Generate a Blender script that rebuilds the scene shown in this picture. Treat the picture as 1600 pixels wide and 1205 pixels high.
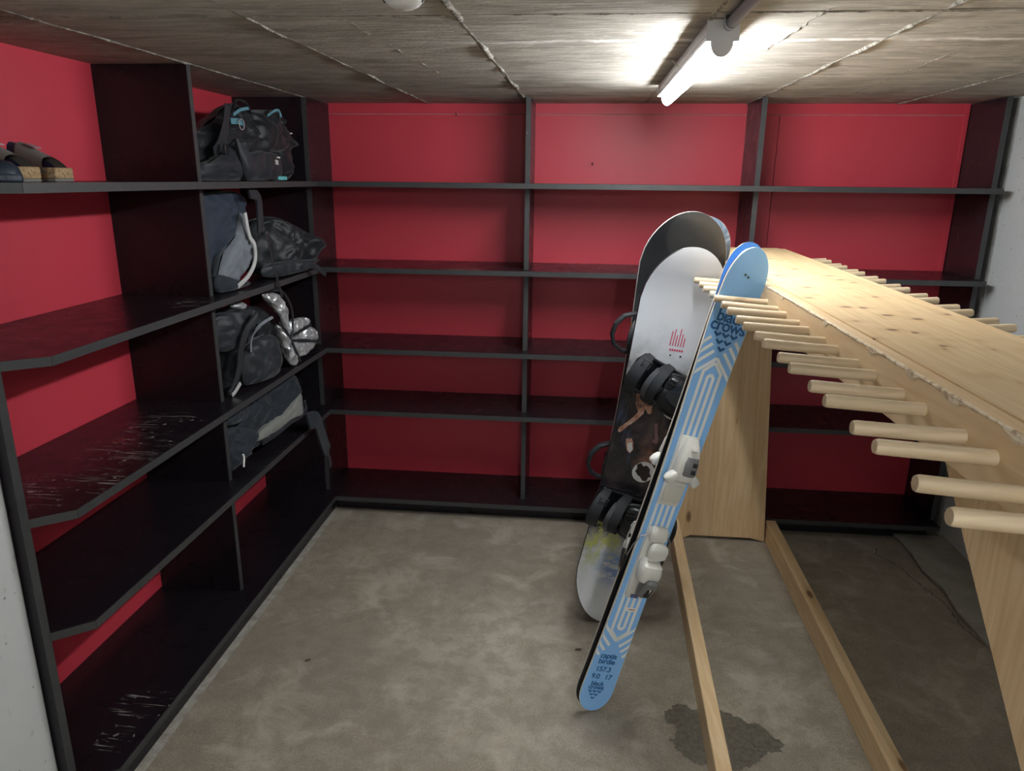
import bpy, bmesh, math, random
from mathutils import Vector, Matrix, noise
random.seed(7)
for o in list(bpy.data.objects): bpy.data.objects.remove(o)
S = bpy.context.scene
COL = S.collection
R = math.radians

# ---------------------------------------------------------------- camera
YAW, PITCH, ROLL, FPX = 0.0947, 0.2772, 0.0104, 1134.2
cam = bpy.data.cameras.new('camera'); camo = bpy.data.objects.new('camera', cam); COL.objects.link(camo)
cy, sy, cp, sp = math.cos(YAW), math.sin(YAW), math.cos(PITCH), math.sin(PITCH)
fwd = Vector((-sy*cp, cy*cp, -sp)); rt = Vector((cy, sy, 0)); up = rt.cross(fwd)
r2 = rt*math.cos(ROLL)+up*math.sin(ROLL); u2 = -rt*math.sin(ROLL)+up*math.cos(ROLL)
mw = Matrix.Identity(4)
for i in range(3):
    mw[i][0], mw[i][1], mw[i][2] = r2[i], u2[i], -fwd[i]
mw.translation = (0, 0, 1.67)
camo.matrix_world = mw
cam.sensor_fit = 'HORIZONTAL'; cam.sensor_width = 36; cam.lens = 36*FPX/1600
cam.clip_start = .05; cam.clip_end = 50
S.camera = camo
# ---------------------------------------------------------------- world, exposure
w = bpy.data.worlds.new('world'); S.world = w; w.use_nodes = True
w.node_tree.nodes['Background'].inputs[0].default_value = (.5, .5, .52, 1)
w.node_tree.nodes['Background'].inputs[1].default_value = .05
vs = S.view_settings
vs.view_transform = 'Standard'; vs.look = 'None'; vs.gamma = 1; vs.use_curve_mapping = False
vs.exposure = 2.58
LAMP_STRENGTH = 21.0
S.cycles.caustics_reflective = False; S.cycles.caustics_refractive = False; S.cycles.sample_clamp_indirect = 4.0

# ---------------------------------------------------------------- dimensions (metres, floor at 0)
CEIL = 2.022
T = .022
S1, S2, S3, S4, SB = 1.651, 1.261, .870, .555, .085      # tops of the shelves
YD, YS, BK = 3.4244, 3.3441, 3.7268                      # back unit: divider front, shelf front, back panel
XD, XS, W = -1.3043, -1.2258, -1.6328                    # left unit: divider front, shelf front, back panel
Y0, YCH, Y1 = 1.47, 1.534, 2.4333
B1, B2, XR, XE = -.2748, .7437, 1.7385, 1.750
XWR = 1.80                                               # right wall

# ---------------------------------------------------------------- material helpers
def newmat(name, col=(.5, .5, .5), rough=.5, metal=0., spec=.5):
    m = bpy.data.materials.new(name); m.use_nodes = True
    b = m.node_tree.nodes['Principled BSDF']
    b.inputs['Base Color'].default_value = (*col, 1); b.inputs['Roughness'].default_value = rough
    b.inputs['Metallic'].default_value = metal; b.inputs['Specular IOR Level'].default_value = spec
    return m
class N:
    def __init__(s, m): s.m = m; s.t = m.node_tree; s.b = s.t.nodes['Principled BSDF']; s.co = None
    def add(s, k, **kw):
        n = s.t.nodes.new(k)
        for a, v in kw.items(): setattr(n, a, v)
        return n
    def link(s, a, b): s.t.links.new(a, b)
    def coord(s, scale=(1, 1, 1), rot=(0, 0, 0), loc=(0, 0, 0)):
        if s.co is None: s.co = s.add('ShaderNodeTexCoord')
        mp = s.add('ShaderNodeMapping'); mp.inputs['Scale'].default_value = scale
        mp.inputs['Rotation'].default_value = rot; mp.inputs['Location'].default_value = loc
        s.link(s.co.outputs['Object'], mp.inputs[0]); return mp.outputs[0]
    def noise(s, sc, vec=None, detail=4, rough=.55, dist=0.):
        n = s.add('ShaderNodeTexNoise'); n.inputs['Scale'].default_value = sc; n.inputs['Detail'].default_value = detail
        n.inputs['Roughness'].default_value = rough; n.inputs['Distortion'].default_value = dist
        s.link(vec if vec is not None else s.coord(), n.inputs['Vector']); return n.outputs['Fac']
    def vor(s, sc, vec=None, feat='F1'):
        n = s.add('ShaderNodeTexVoronoi'); n.feature = feat; n.inputs['Scale'].default_value = sc
        s.link(vec if vec is not None else s.coord(), n.inputs['Vector']); return n.outputs['Distance']
    def ramp(s, fac, stops):
        n = s.add('ShaderNodeValToRGB'); e = n.color_ramp.elements
        while len(e) < len(stops): e.new(.5)
        for q, (p, c) in zip(e, stops):
            q.position = p; q.color = (*c, 1) if hasattr(c, '__len__') else (c, c, c, 1)
        s.link(fac, n.inputs[0]); return n.outputs[0]
    def mix(s, fac, a, b, mode='MIX'):
        n = s.add('ShaderNodeMix', data_type='RGBA', blend_type=mode)
        for sock, v in ((n.inputs[0], fac), (n.inputs[6], a), (n.inputs[7], b)):
            if hasattr(v, 'is_linked') or hasattr(v, 'links'): s.link(v, sock)
            elif hasattr(v, '__len__'): sock.default_value = (*v, 1)
            else: sock.default_value = v
        return n.outputs[2]
    def math(s, op, a, b=0., clamp=False):
        n = s.add('ShaderNodeMath', operation=op); n.use_clamp = clamp
        for sock, v in zip(n.inputs, (a, b)):
            if hasattr(v, 'links'): s.link(v, sock)
            else: sock.default_value = v
        return n.outputs[0]
    def sep(s, vec):
        n = s.add('ShaderNodeSeparateXYZ'); s.link(vec, n.inputs[0]); return n.outputs
    def color(s, c): s.link(c, s.b.inputs['Base Color'])
    def rough(s, c): s.link(c, s.b.inputs['Roughness'])
    def bump(s, h, st=.3, d=.005):
        n = s.add('ShaderNodeBump'); n.inputs['Strength'].default_value = st; n.inputs['Distance'].default_value = d
        s.link(h, n.inputs['Height']); s.link(n.outputs[0], s.b.inputs['Normal'])
    def rnd(s):
        return s.add('ShaderNodeObjectInfo').outputs['Random']
    def blob(s, c, r, vec=None):                     # 1 inside a soft ball around c
        d = s.add('ShaderNodeVectorMath', operation='DISTANCE'); s.link(vec if vec is not None else s.coord(), d.inputs[0])
        d.inputs[1].default_value = c
        return s.math('SUBTRACT', 1., s.math('DIVIDE', d.outputs['Value'], r), True)

# --- painted and laminated surfaces
def black_mat(name, spots=()):
    m = newmat(name, (.012, .010, .013), .33, spec=.42); n = N(m)
    base = n.mix(n.noise(3, detail=3), (.008, .0062, .0085), (.013, .0105, .014))
    n.rough(n.ramp(n.noise(14, detail=5), [(.3, .24), (.7, .38)]))
    col = base
    sp_ = n.ramp(n.vor(17), [(.012, 1.), (.016, 0.)])
    col = n.mix(n.math('MULTIPLY', n.math('MULTIPLY', sp_, n.ramp(n.noise(2.3), [(.55, 0.), (.6, 1.)])), .7), col, (.45, .44, .42))
    for i, (c, r, ang) in enumerate(spots):
        k = n.blob(c, r)
        v = n.coord((3, 60, 3), rot=(0, 0, ang), loc=(i*3.1, i, 0))
        v2 = n.coord((4, 44, 4), rot=(0, 0, ang+.7), loc=(i*1.7, 0, 0))
        a = n.ramp(n.noise(2.2, v, 5, .62, .4), [(.60, 0.), (.63, 1.)])
        b = n.ramp(n.noise(2.0, v2, 4, .6, .3), [(.66, 0.), (.68, 1.)])
        ch = n.ramp(n.noise(38, detail=4), [(.63, 0.), (.66, 1.)])
        q = n.math('MULTIPLY', n.math('MAXIMUM', n.math('MAXIMUM', a, b), ch), n.ramp(n.math('MULTIPLY', k, n.math('ADD', n.noise(9), .25)), [(.25, 0.), (.42, 1.)]))
        col = n.mix(n.math('MULTIPLY', q, .55), col, (.42, .39, .36))
    n.color(col); return m
M_black = black_mat('black laminate')
M_edge = newmat('dark edge band', (.036, .037, .039), .5); _n = N(M_edge)
_n.color(_n.mix(_n.noise(30, detail=4), (.030, .031, .033), (.050, .051, .053)))
M_red = newmat('red paint', (.60, .022, .05), .45); _n = N(M_red)
_n.color(_n.mix(_n.noise(2.5, detail=5), (.57, .042, .068), (.63, .052, .080)))
# --- concrete
M_floor = newmat('concrete floor', (.4, .37, .32), .75); _n = N(M_floor)
_c = _n.ramp(_n.noise(2.1, detail=8, rough=.62), [(.30, (.225, .190, .143)), (.5, (.315, .272, .208)), (.72, (.41, .36, .285))])
_c = _n.mix(_n.ramp(_n.noise(130, detail=5, rough=.75), [(.40, .7), (.57, 0.)]), _c, (.17, .145, .11))
_c = _n.mix(_n.ramp(_n.noise(260, detail=2), [(.58, 0.), (.70, .6)]), _c, (.52, .47, .385))
_c = _n.mix(_n.math('MULTIPLY', _n.ramp(_n.noise(1.1, _n.coord(loc=(4, 2, 0)), 6, .6, .6), [(.45, 0.), (.62, 1.)]), .55), _c, (.25, .205, .165))
for _p, _r, _k in (((-.25, 2.25, 0), .55, .55), ((.12, 2.75, 0), .45, -.6), ((-.5, 2.95, 0), .5, -.35), ((.7, 2.2, 0), .35, .3)):
    _c = _n.mix(_n.math('MULTIPLY', _n.math('MULTIPLY', _n.blob(_p, _r), abs(_k)), _n.ramp(_n.noise(5, detail=6), [(.3, 0.), (.6, 1.)])), _c, (.56, .51, .44) if _k > 0 else (.22, .19, .16))
_c = _n.mix(_n.ramp(_n.noise(13, detail=6, rough=.68), [(.42, .5), (.56, 0.)]), _c, (.19, .162, .123))
_c = _n.mix(_n.ramp(_n.noise(4.5, _n.coord(loc=(7, 3, 0)), 7, .65, .5), [(.52, 0.), (.66, .55)]), _c, (.47, .42, .345))
_n.color(_c); _n.rough(_n.ramp(_n.noise(3), [(.35, .55), (.7, .8)])); _n.bump(_n.noise(220, detail=4), .05, .002)
M_ceil = newmat('board marked concrete', (.3, .27, .22), .85); _n = N(M_ceil)
_v = _n.coord((2.4, 8, 8)); _v2 = _n.coord((3.2, 34, 34))
_c = _n.ramp(_n.noise(1.6, _v, 8, .65, .5), [(.30, (.24, .22, .185)), (.46, (.46, .435, .375)), (.66, (.66, .63, .56))])
_c = _n.mix(_n.ramp(_n.noise(2.2, _v2, 5, .6), [(.40, .45), (.56, 0.)]), _c, (.20, .185, .155))
_c = _n.mix(_n.ramp(_n.noise(3.1, _n.coord((.6, 5, 5), loc=(3, 1, 0)), 6, .7), [(.58, 0.), (.72, .6)]), _c, (.58, .56, .51))
_c = _n.mix(_n.math('MULTIPLY', _n.rnd(), .35), _c, (.33, .305, .26))
_s = _n.ramp(_n.noise(60, detail=6, rough=.7), [(.66, 0.), (.72, 1.)])
_c = _n.mix(_n.math('MULTIPLY', _s, .5), _c, (.07, .06, .05))
_c = _n.mix(_n.ramp(_n.noise(2.6, _n.coord(loc=(2, 5, 0)), 7, .7, .6), [(.50, 0.), (.68, .55)]), _c, (.22, .185, .14))
_c = _n.mix(_n.ramp(_n.noise(34, _n.coord((.5, 1, 1)), 5, .7), [(.60, 0.), (.68, .7)]), _c, (.68, .66, .61))
# efflorescence along the crack at y = 2.1
_x = _n.sep(_n.coord())
_wob = _n.math('MULTIPLY', _n.math('SUBTRACT', _n.noise(3.2, _n.coord((1, .05, 0)), 5, .7), .5), .12)
_d = _n.math('ABSOLUTE', _n.math('SUBTRACT', _n.math('SUBTRACT', _x[1], 2.10), _wob))
_k = _n.ramp(_n.math('ADD', _d, _n.math('MULTIPLY', _n.noise(22, detail=5), .03)), [(.022, 1.), (.040, 0.)])
_k = _n.math('MULTIPLY', _k, _n.ramp(_x[0], [(0., 0.), (.02, 1.)]) if False else _n.ramp(_n.math('ADD', _n.math('MULTIPLY', _x[0], .5), .5), [(.25, 0.), (.42, 1.)]))
_k = _n.math('MULTIPLY', _k, _n.ramp(_n.noise(7, _n.coord((1, .2, 0)), 4), [(.36, .15), (.52, 1.)]))
_c = _n.mix(_n.math('MULTIPLY', _k, 1.), _c, (.85, .84, .82))
_n.color(_c)
_h = _n.math('ADD', _n.noise(1.6, _v, 8, .65, .5), _n.math('MULTIPLY', _n.noise(2.2, _v2, 5), .8))
_n.bump(_n.math('ADD', _h, _n.math('MULTIPLY', _n.noise(80, detail=5), .3)), .55, .008)
M_ridge = newmat('concrete seam ridge', (.4, .38, .34), .9); _n = N(M_ridge)
_n.color(_n.ramp(_n.noise(45, detail=6, rough=.7), [(.35, (.13, .12, .10)), (.5, (.30, .28, .24)), (.66, (.58, .56, .51))]))
_n.bump(_n.noise(120, detail=6), .8, .006)
M_wall = newmat('painted concrete wall', (.62, .64, .63), .7); _n = N(M_wall)
_c = _n.mix(_n.noise(2.5, detail=6), (.48, .50, .50), (.56, .575, .575))
_c = _n.mix(_n.ramp(_n.vor(24, _n.coord(loc=(1, 2, .3))), [(.07, 1.), (.10, 0.)]), _c, (.26, .25, .23))
_c = _n.mix(_n.ramp(_n.noise(26, _n.coord((1, 1, .45)), 6, .65), [(.63, 0.), (.69, .6)]), _c, (.34, .32, .29))
_n.color(_c); _n.bump(_n.noise(30, detail=6), .25, .006)
M_raw = newmat('raw concrete', (.3, .29, .27), .9); _n = N(M_raw)
_n.color(_n.ramp(_n.noise(14, detail=8, rough=.65), [(.3, (.25, .245, .235)), (.55, (.42, .415, .40)), (.75, (.56, .55, .53))]))
_n.bump(_n.noise(40, detail=7), .6, .01)
M_kerb = newmat('patched concrete', (.3, .29, .26), .85); _n = N(M_kerb)
_n.color(_n.ramp(_n.noise(5, detail=8, rough=.65), [(.3, (.20, .19, .165)), (.55, (.32, .305, .265)), (.75, (.42, .40, .36))]))
_n.bump(_n.noise(30, detail=7), .6, .01)
M_crack = newmat('crack in concrete', (.09, .085, .075), .95)
M_wet = newmat('wet concrete', (.14, .125, .10), .38); _n = N(M_wet)
_n.color(_n.ramp(_n.noise(60, detail=5, rough=.7), [(.35, (.085, .075, .055)), (.6, (.15, .135, .105))]))
_n.bump(_n.noise(140, detail=5), .12, .003)
# --- wood: grain runs along one axis of the object
def wood(name, axis, light=(.80, .60, .36), mid=(.71, .49, .265), knots=.9, sc=1., tone=.25, kd_=7., ka=.36, kw=1.):
    m = newmat(name, mid, .5, spec=.4); n = N(m)
    st = [1, 1, 1]; st[axis] = .07
    off = n.add('ShaderNodeVectorMath', operation='ADD'); r = n.rnd()
    cmb = n.add('ShaderNodeCombineXYZ')
    for i in range(3): n.link(n.math('MULTIPLY', r, 7.+3*i), cmb.inputs[i])
    n.link(n.coord(), off.inputs[0]); n.link(cmb.outputs[0], off.inputs[1])
    def mp(s):
        q = n.add('ShaderNodeMapping'); q.inputs['Scale'].default_value = s; n.link(off.outputs[0], q.inputs[0]); return q.outputs[0]
    v = mp([a*sc for a in st])
    fine = n.noise(90, v, 4, .6)
    big = n.noise(9, v, 3, .5, 1.2)
    band = n.math('SINE', n.math('MULTIPLY', big, 46.))
    g = n.math('ADD', n.math('MULTIPLY', band, .22), n.math('MULTIPLY', fine, .9))
    col = n.ramp(g, [(.2, light), (.75, mid)])
    col = n.mix(n.math('MULTIPLY', r, tone), col, tuple(c*.78 for c in mid))
    kst = [kd_, kd_, kd_]; kst[axis] = kd_*ka
    kd = n.vor(1.0*sc, mp(kst))
    core = n.ramp(kd, [(.05*kw, 1.), (.09*kw, 0.)]); halo = n.ramp(kd, [(.06*kw, 1.), (.24*kw, 0.)])
    col = n.mix(n.math('MULTIPLY', halo, .35*knots), col, (.42, .22, .08))
    col = n.mix(n.math('MULTIPLY', core, .9*knots), col, (.13, .055, .02))
    n.color(col); n.rough(n.ramp(fine, [(.3, .42), (.7, .6)])); n.bump(fine, .08, .002)
    return m
M_woodY = wood('pine along y', 1)
M_woodZ = wood('pine along z', 2, (.78, .57, .335), (.69, .46, .24))
M_top = wood('spruce top', 1, (.76, .575, .34), (.68, .485, .26), 1., kd_=10., ka=1.3, kw=1.75)
M_top.node_tree.nodes['Principled BSDF'].inputs['Roughness'].default_value = .5
M_peg = wood('dowel wood', 0, (.72, .58, .40), (.60, .46, .29), .35, 1.6, .3)
M_chip = newmat('splintered wood', (.80, .70, .56), .8); _n = N(M_chip)
_n.color(_n.ramp(_n.noise(70, detail=5, rough=.7), [(.36, (.40, .28, .17)), (.5, (.78, .64, .45)), (.7, (.84, .74, .60))]))

# ---------------------------------------------------------------- mesh helpers
class MB:
    def __init__(s): s.v = []; s.f = []; s.mi = []
    def add(s, vs, fs, mi=0):
        k = len(s.v); s.v += [tuple(v) for v in vs]; s.f += [tuple(i+k for i in f) for f in fs]; s.mi += [mi]*len(fs); return s
    def box(s, x0, x1, y0, y1, z0, z1, mi=0):
        v = [(x, y, z) for z in (z0, z1) for y in (y0, y1) for x in (x0, x1)]
        return s.add(v, [(0, 2, 3, 1), (4, 5, 7, 6), (0, 1, 5, 4), (2, 6, 7, 3), (0, 4, 6, 2), (1, 3, 7, 5)], mi)
    def prism(s, poly, lo, hi, axis=2, mi=0):
        n = len(poly)
        def P(a, b, h): return {2: (a, b, h), 1: (a, h, b), 0: (h, a, b)}[axis]
        v = [P(a, b, lo) for a, b in poly]+[P(a, b, hi) for a, b in poly]
        f = [tuple(range(n))[::-1], tuple(range(n, 2*n))]+[(i, (i+1) % n, n+(i+1) % n, n+i) for i in range(n)]
        return s.add(v, f, mi)
    def tube(s, pts, r, seg=10, closed=False, mi=0, cap=True):
        pts = [Vector(p) for p in pts]; n = len(pts); rs = r if hasattr(r, '__len__') else [r]*n
        prev = None; k = len(s.v); vs = []
        for i, p in enumerate(pts):
            a = pts[(i-1) % n] if (closed or i > 0) else p; b = pts[(i+1) % n] if (closed or i < n-1) else p
            t = (b-a).normalized()
            if prev is None:
                q = Vector((0, 0, 1)) if abs(t.z) < .9 else Vector((1, 0, 0)); u = t.cross(q).normalized()
            else: u = (prev-t*prev.dot(t)).normalized()
            prev = u; w_ = t.cross(u)
            vs += [p+(u*math.cos(2*math.pi*j/seg)+w_*math.sin(2*math.pi*j/seg))*rs[i] for j in range(seg)]
        fs = []
        for i in range(n if closed else n-1):
            for j in range(seg):
                a = i*seg+j; b = i*seg+(j+1) % seg; c = ((i+1) % n)*seg+(j+1) % seg; d = ((i+1) % n)*seg+j
                fs.append((a, b, c, d))
        if not closed and cap: fs += [tuple(range(seg))[::-1], tuple(range((n-1)*seg, n*seg))]
        return s.add(vs, fs, mi)
    def ribbon(s, pts, wd, th, side, mi=0):
        """flat band: pts centre line, wd width (value or list), side = direction(s) of the width"""
        pts = [Vector(p) for p in pts]; n = len(pts); vs = []
        ws = wd if hasattr(wd, '__len__') else [wd]*n
        sd = [Vector(x) for x in side] if hasattr(side[0], '__len__') else [Vector(side)]*n
        for i, p in enumerate(pts):
            t = (pts[min(i+1, n-1)]-pts[max(i-1, 0)]).normalized(); d = (sd[i]-t*sd[i].dot(t)).normalized(); u = t.cross(d)
            for a, b in ((-1, -1), (1, -1), (1, 1), (-1, 1)): vs.append(p+d*a*ws[i]/2+u*b*th/2)
        fs = [(0, 1, 2, 3)[::-1], tuple(range(4*n-4, 4*n))]
        for i in range(n-1):
            for j in range(4): fs.append((i*4+j, i*4+(j+1) % 4, i*4+4+(j+1) % 4, i*4+4+j))
        return s.add(vs, fs, mi)
    def grid(s, rows, mi=0, close_u=False):
        n = len(rows); m = len(rows[0]); vs = [p for r in rows for p in r]; fs = []
        for i in range(n-1):
            for j in range(m if close_u else m-1): fs.append((i*m+j, i*m+(j+1) % m, (i+1)*m+(j+1) % m, (i+1)*m+j))
        return s.add(vs, fs, mi)
    def build(s, name, mat, parent=None, org=(0, 0, 0), smooth=False, bevel=0., seg=2, recalc=True):
        ox, oy, oz = org
        me = bpy.data.meshes.new(name); me.from_pydata([(x-ox, y-oy, z-oz) for x, y, z in s.v], [], s.f)
        for m in (mat if isinstance(mat, (list, tuple)) else [mat]): me.materials.append(m)
        for p, i in zip(me.polygons, s.mi): p.material_index = i
        if recalc or bevel:
            bm = bmesh.new(); bm.from_mesh(me)
            bmesh.ops.recalc_face_normals(bm, faces=bm.faces)
            if bevel:
                es = [e for e in bm.edges if len(e.link_faces) == 2 and e.calc_face_angle(0) > .5]
                bmesh.ops.bevel(bm, geom=es, offset=bevel, segments=seg, affect='EDGES', profile=.5, clamp_overlap=True)
            bm.to_mesh(me); bm.free()
        if smooth:
            for p in me.polygons: p.use_smooth = True
            if smooth != 'all': me.set_sharp_from_angle(angle=R(38))
        o = bpy.data.objects.new(name, me); COL.objects.link(o)
        if parent is not None: o.parent = parent
        return o
def tag(o, label, cat, group=None):
    o['label'] = label; o['category'] = cat
    if group: o['group'] = group
    return o
def struct(o): o['kind'] = 'structure'; return o
def thing(name, label, cat, loc=(0, 0, 0), group=None, mtx=None):
    o = bpy.data.objects.new(name, None); COL.objects.link(o); o.empty_display_size = .05
    if mtx is not None: o.matrix_world = mtx
    else: o.location = loc
    return tag(o, label, cat, group)
def share(src, name, parent, loc):
    o = bpy.data.objects.new(name, src.data); COL.objects.link(o); o.parent = parent; o.location = loc; return o
def copy_tree(o, parent=None):
    c = o.copy(); COL.objects.link(c)
    if parent is not None: c.parent = parent
    for ch in list(o.children): copy_tree(ch, c)
    return c
def rings(c, stations):
    """closed body through rounded-rectangle stations: (pos along y, half x, z0, z1)"""
    rows = []
    for y, hx, z0, z1 in stations:
        row = []
        for j in range(16):
            a = 2*math.pi*j/16; q = .55
            ca, sa = math.cos(a), math.sin(a)
            row.append((c[0]+hx*math.copysign(abs(ca)**q, ca), c[1]+y, c[2]+(z0+z1)/2+(z1-z0)/2*math.copysign(abs(sa)**q, sa)))
        rows.append(row)
    m = MB(); m.grid(rows, close_u=True); n = len(rows)
    m.f += [tuple(range(16)), tuple(range((n-1)*16, n*16))]; m.mi += [0, 0]
    return m

# ================================================================ THE ROOM
YN = -3.0
struct(MB().box(-1.9, 2.0, YN-.2, 3.95, -.12, 0).build('floor', M_floor))
struct(MB().box(-1.9, 2.0, BK+.012, 3.95, 0, CEIL+.1).build('wall_back', M_raw))
struct(MB().box(-1.9, W-.012, Y0-.03, BK+.012, 0, CEIL+.1).build('wall_left', M_raw))
struct(MB().box(-1.9, -1.331, YN, 1.446, 0, CEIL+.1).build('wall_left_front', M_wall, bevel=.006))
struct(MB().box(-1.9, 2.0, YN-.2, YN, 0, CEIL+.1).build('wall_front', M_wall))
struct(MB().box(XWR, 2.0, YN, 3.432, 0, CEIL+.1).build('wall_right', M_wall))
struct(MB().box(XWR-.002, 2.0, 3.432, BK+.012, 0, CEIL+.1).build('wall_right_end', M_raw))
# ceiling: slab, the impressions of the formwork panels, the raised seams between them
ceil = struct(MB().box(-1.9, 2.0, YN-.2, 3.95, CEIL+.012, CEIL+.15).build('ceiling', M_ceil))
XB = [-1.86, -1.312, -.795, -.305, .268, .738, 1.385, 1.99]; YB = [YN, -1.2, .3, 1.763, BK]
for i in range(7):
    for j in range(4):
        z = CEIL+random.uniform(-.0015, .0015)
        MB().box(XB[i]+.002, XB[i+1]-.002, YB[j]+.002, YB[j+1]-.002, z, CEIL+.013).build('formwork_panel', M_ceil, ceil)
def ridge(p, q, wd, ht, seed):
    rows = []; n = int((Vector(q)-Vector(p)).length/.022)+2
    d = (Vector(q)-Vector(p)).normalized(); s_ = Vector((d.y, -d.x, 0))
    for i in range(n):
        t = i/(n-1); c = Vector(p).lerp(Vector(q), t)
        g = .5+noise.noise((t*19+seed, seed, 0))*.9+noise.noise((t*70, seed*3, 1))*.7; g = max(.12, g)
        c = c+s_*noise.noise((t*23, seed*2, 5))*.008
        k = wd*(.5+.5*g)
        rows.append([c+s_*k+Vector((0, 0, .004)), c+s_*k*.4+Vector((0, 0, -ht*g*.8)), c-s_*k*.3+Vector((0, 0, -ht*g)), c-s_*k+Vector((0, 0, .004))])
    m = MB(); m.grid(rows); return m
for i, (x0, x1, wd, ht) in enumerate(((-1.318, -1.295, .009, .006), (-.808, -.775, .009, .006), (-.312, -.285, .016, .009), (.27, .268, .010, .005), (.738, .742, .014, .007), (1.36, 1.42, .008, .005))):
    ridge((x0, .3, CEIL), (x1, BK, CEIL), wd, ht, i*3.7+1).build('seam_ridge', M_ridge, ceil, smooth='all')
for i, (a, b, wd, ht) in enumerate((((-1.6, 1.72), (-.6, 1.763), .006, .004), ((-.6, 1.763), (.9, 1.775), .005, .004), ((.5, 1.74), (.48, 2.25), .007, .004), ((-.57, 1.8), (-.52, 2.7), .004, .003), ((1.0, 2.2), (1.08, 3.4), .005, .003))):
    ridge((*a, CEIL), (*b, CEIL), wd, ht, i*5.1+40).build('seam_ridge', M_ridge, ceil, smooth='all')
# patched strip of concrete along the right wall, with its cracks
edge = [(1.565, 3.40), (1.572, 3.22), (1.555, 3.05), (1.575, 2.9), (1.552, 2.72), (1.56, 2.5), (1.548, 2.2), (1.56, 1.6), (1.55, .8), (1.56, -1)]
kerb = struct(MB().prism(edge+[(XWR, -1), (XWR, 3.40)], 0, .016).build('trim_1', M_kerb, bevel=.004))
M_fill = newmat('pale filler', (.36, .34, .295), .85); _n = N(M_fill)
_n.color(_n.ramp(_n.noise(22, detail=7, rough=.7), [(.35, (.24, .22, .18)), (.55, (.36, .34, .295)), (.7, (.44, .42, .37))]))
struct(MB().prism([(XS-.03, 1.3), (XS+.013, 1.3), (XS+.009, 1.9), (XS+.012, 2.6), (XS+.008, YS-.02), (XS-.03, YS-.02)], 0, .002).build('trim_2', M_fill))
def crack(pts, wd, seed, name='crack'):
    rows = []
    fine = []
    for i in range(len(pts)-1):
        a, b = Vector((*pts[i], 0)), Vector((*pts[i+1], 0)); k = max(2, int((b-a).length/.02))
        fine += [a.lerp(b, t/k) for t in range(k)]
    for i, c in enumerate(fine):
        dx = noise.noise((i*.7, seed, 0))*.012; g = wd*(.6+noise.noise((i*.9, seed, 3)))
        rows.append([c+Vector((dx-g, 0, .0012)), c+Vector((dx+g, 0, .0012))])
    m = MB(); m.grid(rows); return m
crack([(1.44, 3.26), (1.41, 3.20), (1.47, 3.1), (1.50, 2.95), (1.54, 2.80), (1.53, 2.62), (1.57, 2.48)], .004, 2).build('crack', M_crack, kerb)

# ================================================================ SHELVING
def poly_shelf(unit, org, poly, top, mat, front):
    """one board with its edge band along the front polyline"""
    b = MB().prism(poly, top-T, top).build('shelf', mat, unit, org)
    m = MB()
    pts = [Vector((x, y, top-T/2)) for x, y in front]
    for a, c in zip(pts, pts[1:]):
        d = (c-a).normalized(); nrm = Vector((d.y, -d.x, 0)); e = .0012
        q = [a-nrm*.002, c-nrm*.002, c+nrm*e, a+nrm*e]
        m.prism([(p.x, p.y) for p in q], top-T-.0004, top+.0004)
    m.build('edge_band', M_edge, b, org)
    return b
# scratched variants (coordinates relative to the unit's origin)
OL = (-1.43, 2.4, 0.); OBK = (.23, 3.53, 0.)
def rel(o, x, y, z): return (x-o[0], y-o[1], z-o[2])
M_l2 = black_mat('black laminate scuffed a', [(rel(OL, -1.30, 2.30, S2), .16, .3)])
M_l3 = black_mat('black laminate scuffed b', [(rel(OL, -1.33, 1.95, S3), .26, .9), (rel(OL, -1.33, 1.66, S3), .22, .5), (rel(OL, -1.38, 2.18, S3), .2, .8)])
M_lb = black_mat('black laminate scuffed c', [(rel(OL, -1.31, 1.78, SB), .15, .6), (rel(OL, -1.30, 1.64, SB), .1, .9)])
M_b2 = black_mat('black laminate scuffed d', [(rel(OBK, -.55, YS+.02, S2), .17, 1.57)])
left = thing('shelf_unit', 'long black shelf unit with red back along left wall, holding the bags', 'shelf unit', OL)
back = thing('shelf_unit', 'empty black shelf unit with red back across the far wall', 'shelf unit', OBK)
for top, mt in ((S1, M_black), (S2, M_l2), (S3, M_l3), (S4, M_black), (SB, M_lb)):
    poly_shelf(left, OL, [(W, Y0), (XD, Y0), (XS, YCH), (XS, YD), (W, YD)], top, mt, [(XD, Y0), (XS, YCH), (XS, YS)])
for top, mt in ((S1, M_black), (S2, M_b2), (S3, M_black), (S4, M_black), (SB, M_black)):
    poly_shelf(back, OBK, [(XS+.0015, YS), (XE, YS), (XE, BK), (XD+T, BK), (XD+T, YD+.0015), (XS+.0015, YD+.0015)], top, mt, [(XS, YS), (XE, YS)])
levels = [SB, S4, S3, S2, S1, CEIL+T-.003]
def divider(unit, org, x0, x1, y0, y1, z0, z1, face):
    d = MB().box(x0, x1, y0, y1, z0, z1).build('divider', M_black, unit, org)
    m = MB(); e = .0012
    if face == 'x': m.box(x1-.002, x1+e, y0-.0003, y1+.0003, z0, z1)
    else: m.box(x0-.0003, x1+.0003, y0-e, y0+.002, z0, z1)
    m.build('edge_band', M_edge, d, org)
for a, b in zip(levels, levels[1:]):
    b -= T
    divider(left, OL, W, XD, Y1, Y1+T, a, b, 'x')
    MB().box(W, XD-.001, YD, YD+T, a, b).build('divider', M_black, left, OL)
    for x in (XD, B1, B2, XR): divider(back, OBK, x, x+T, YD, BK, a, b, 'y')
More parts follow.
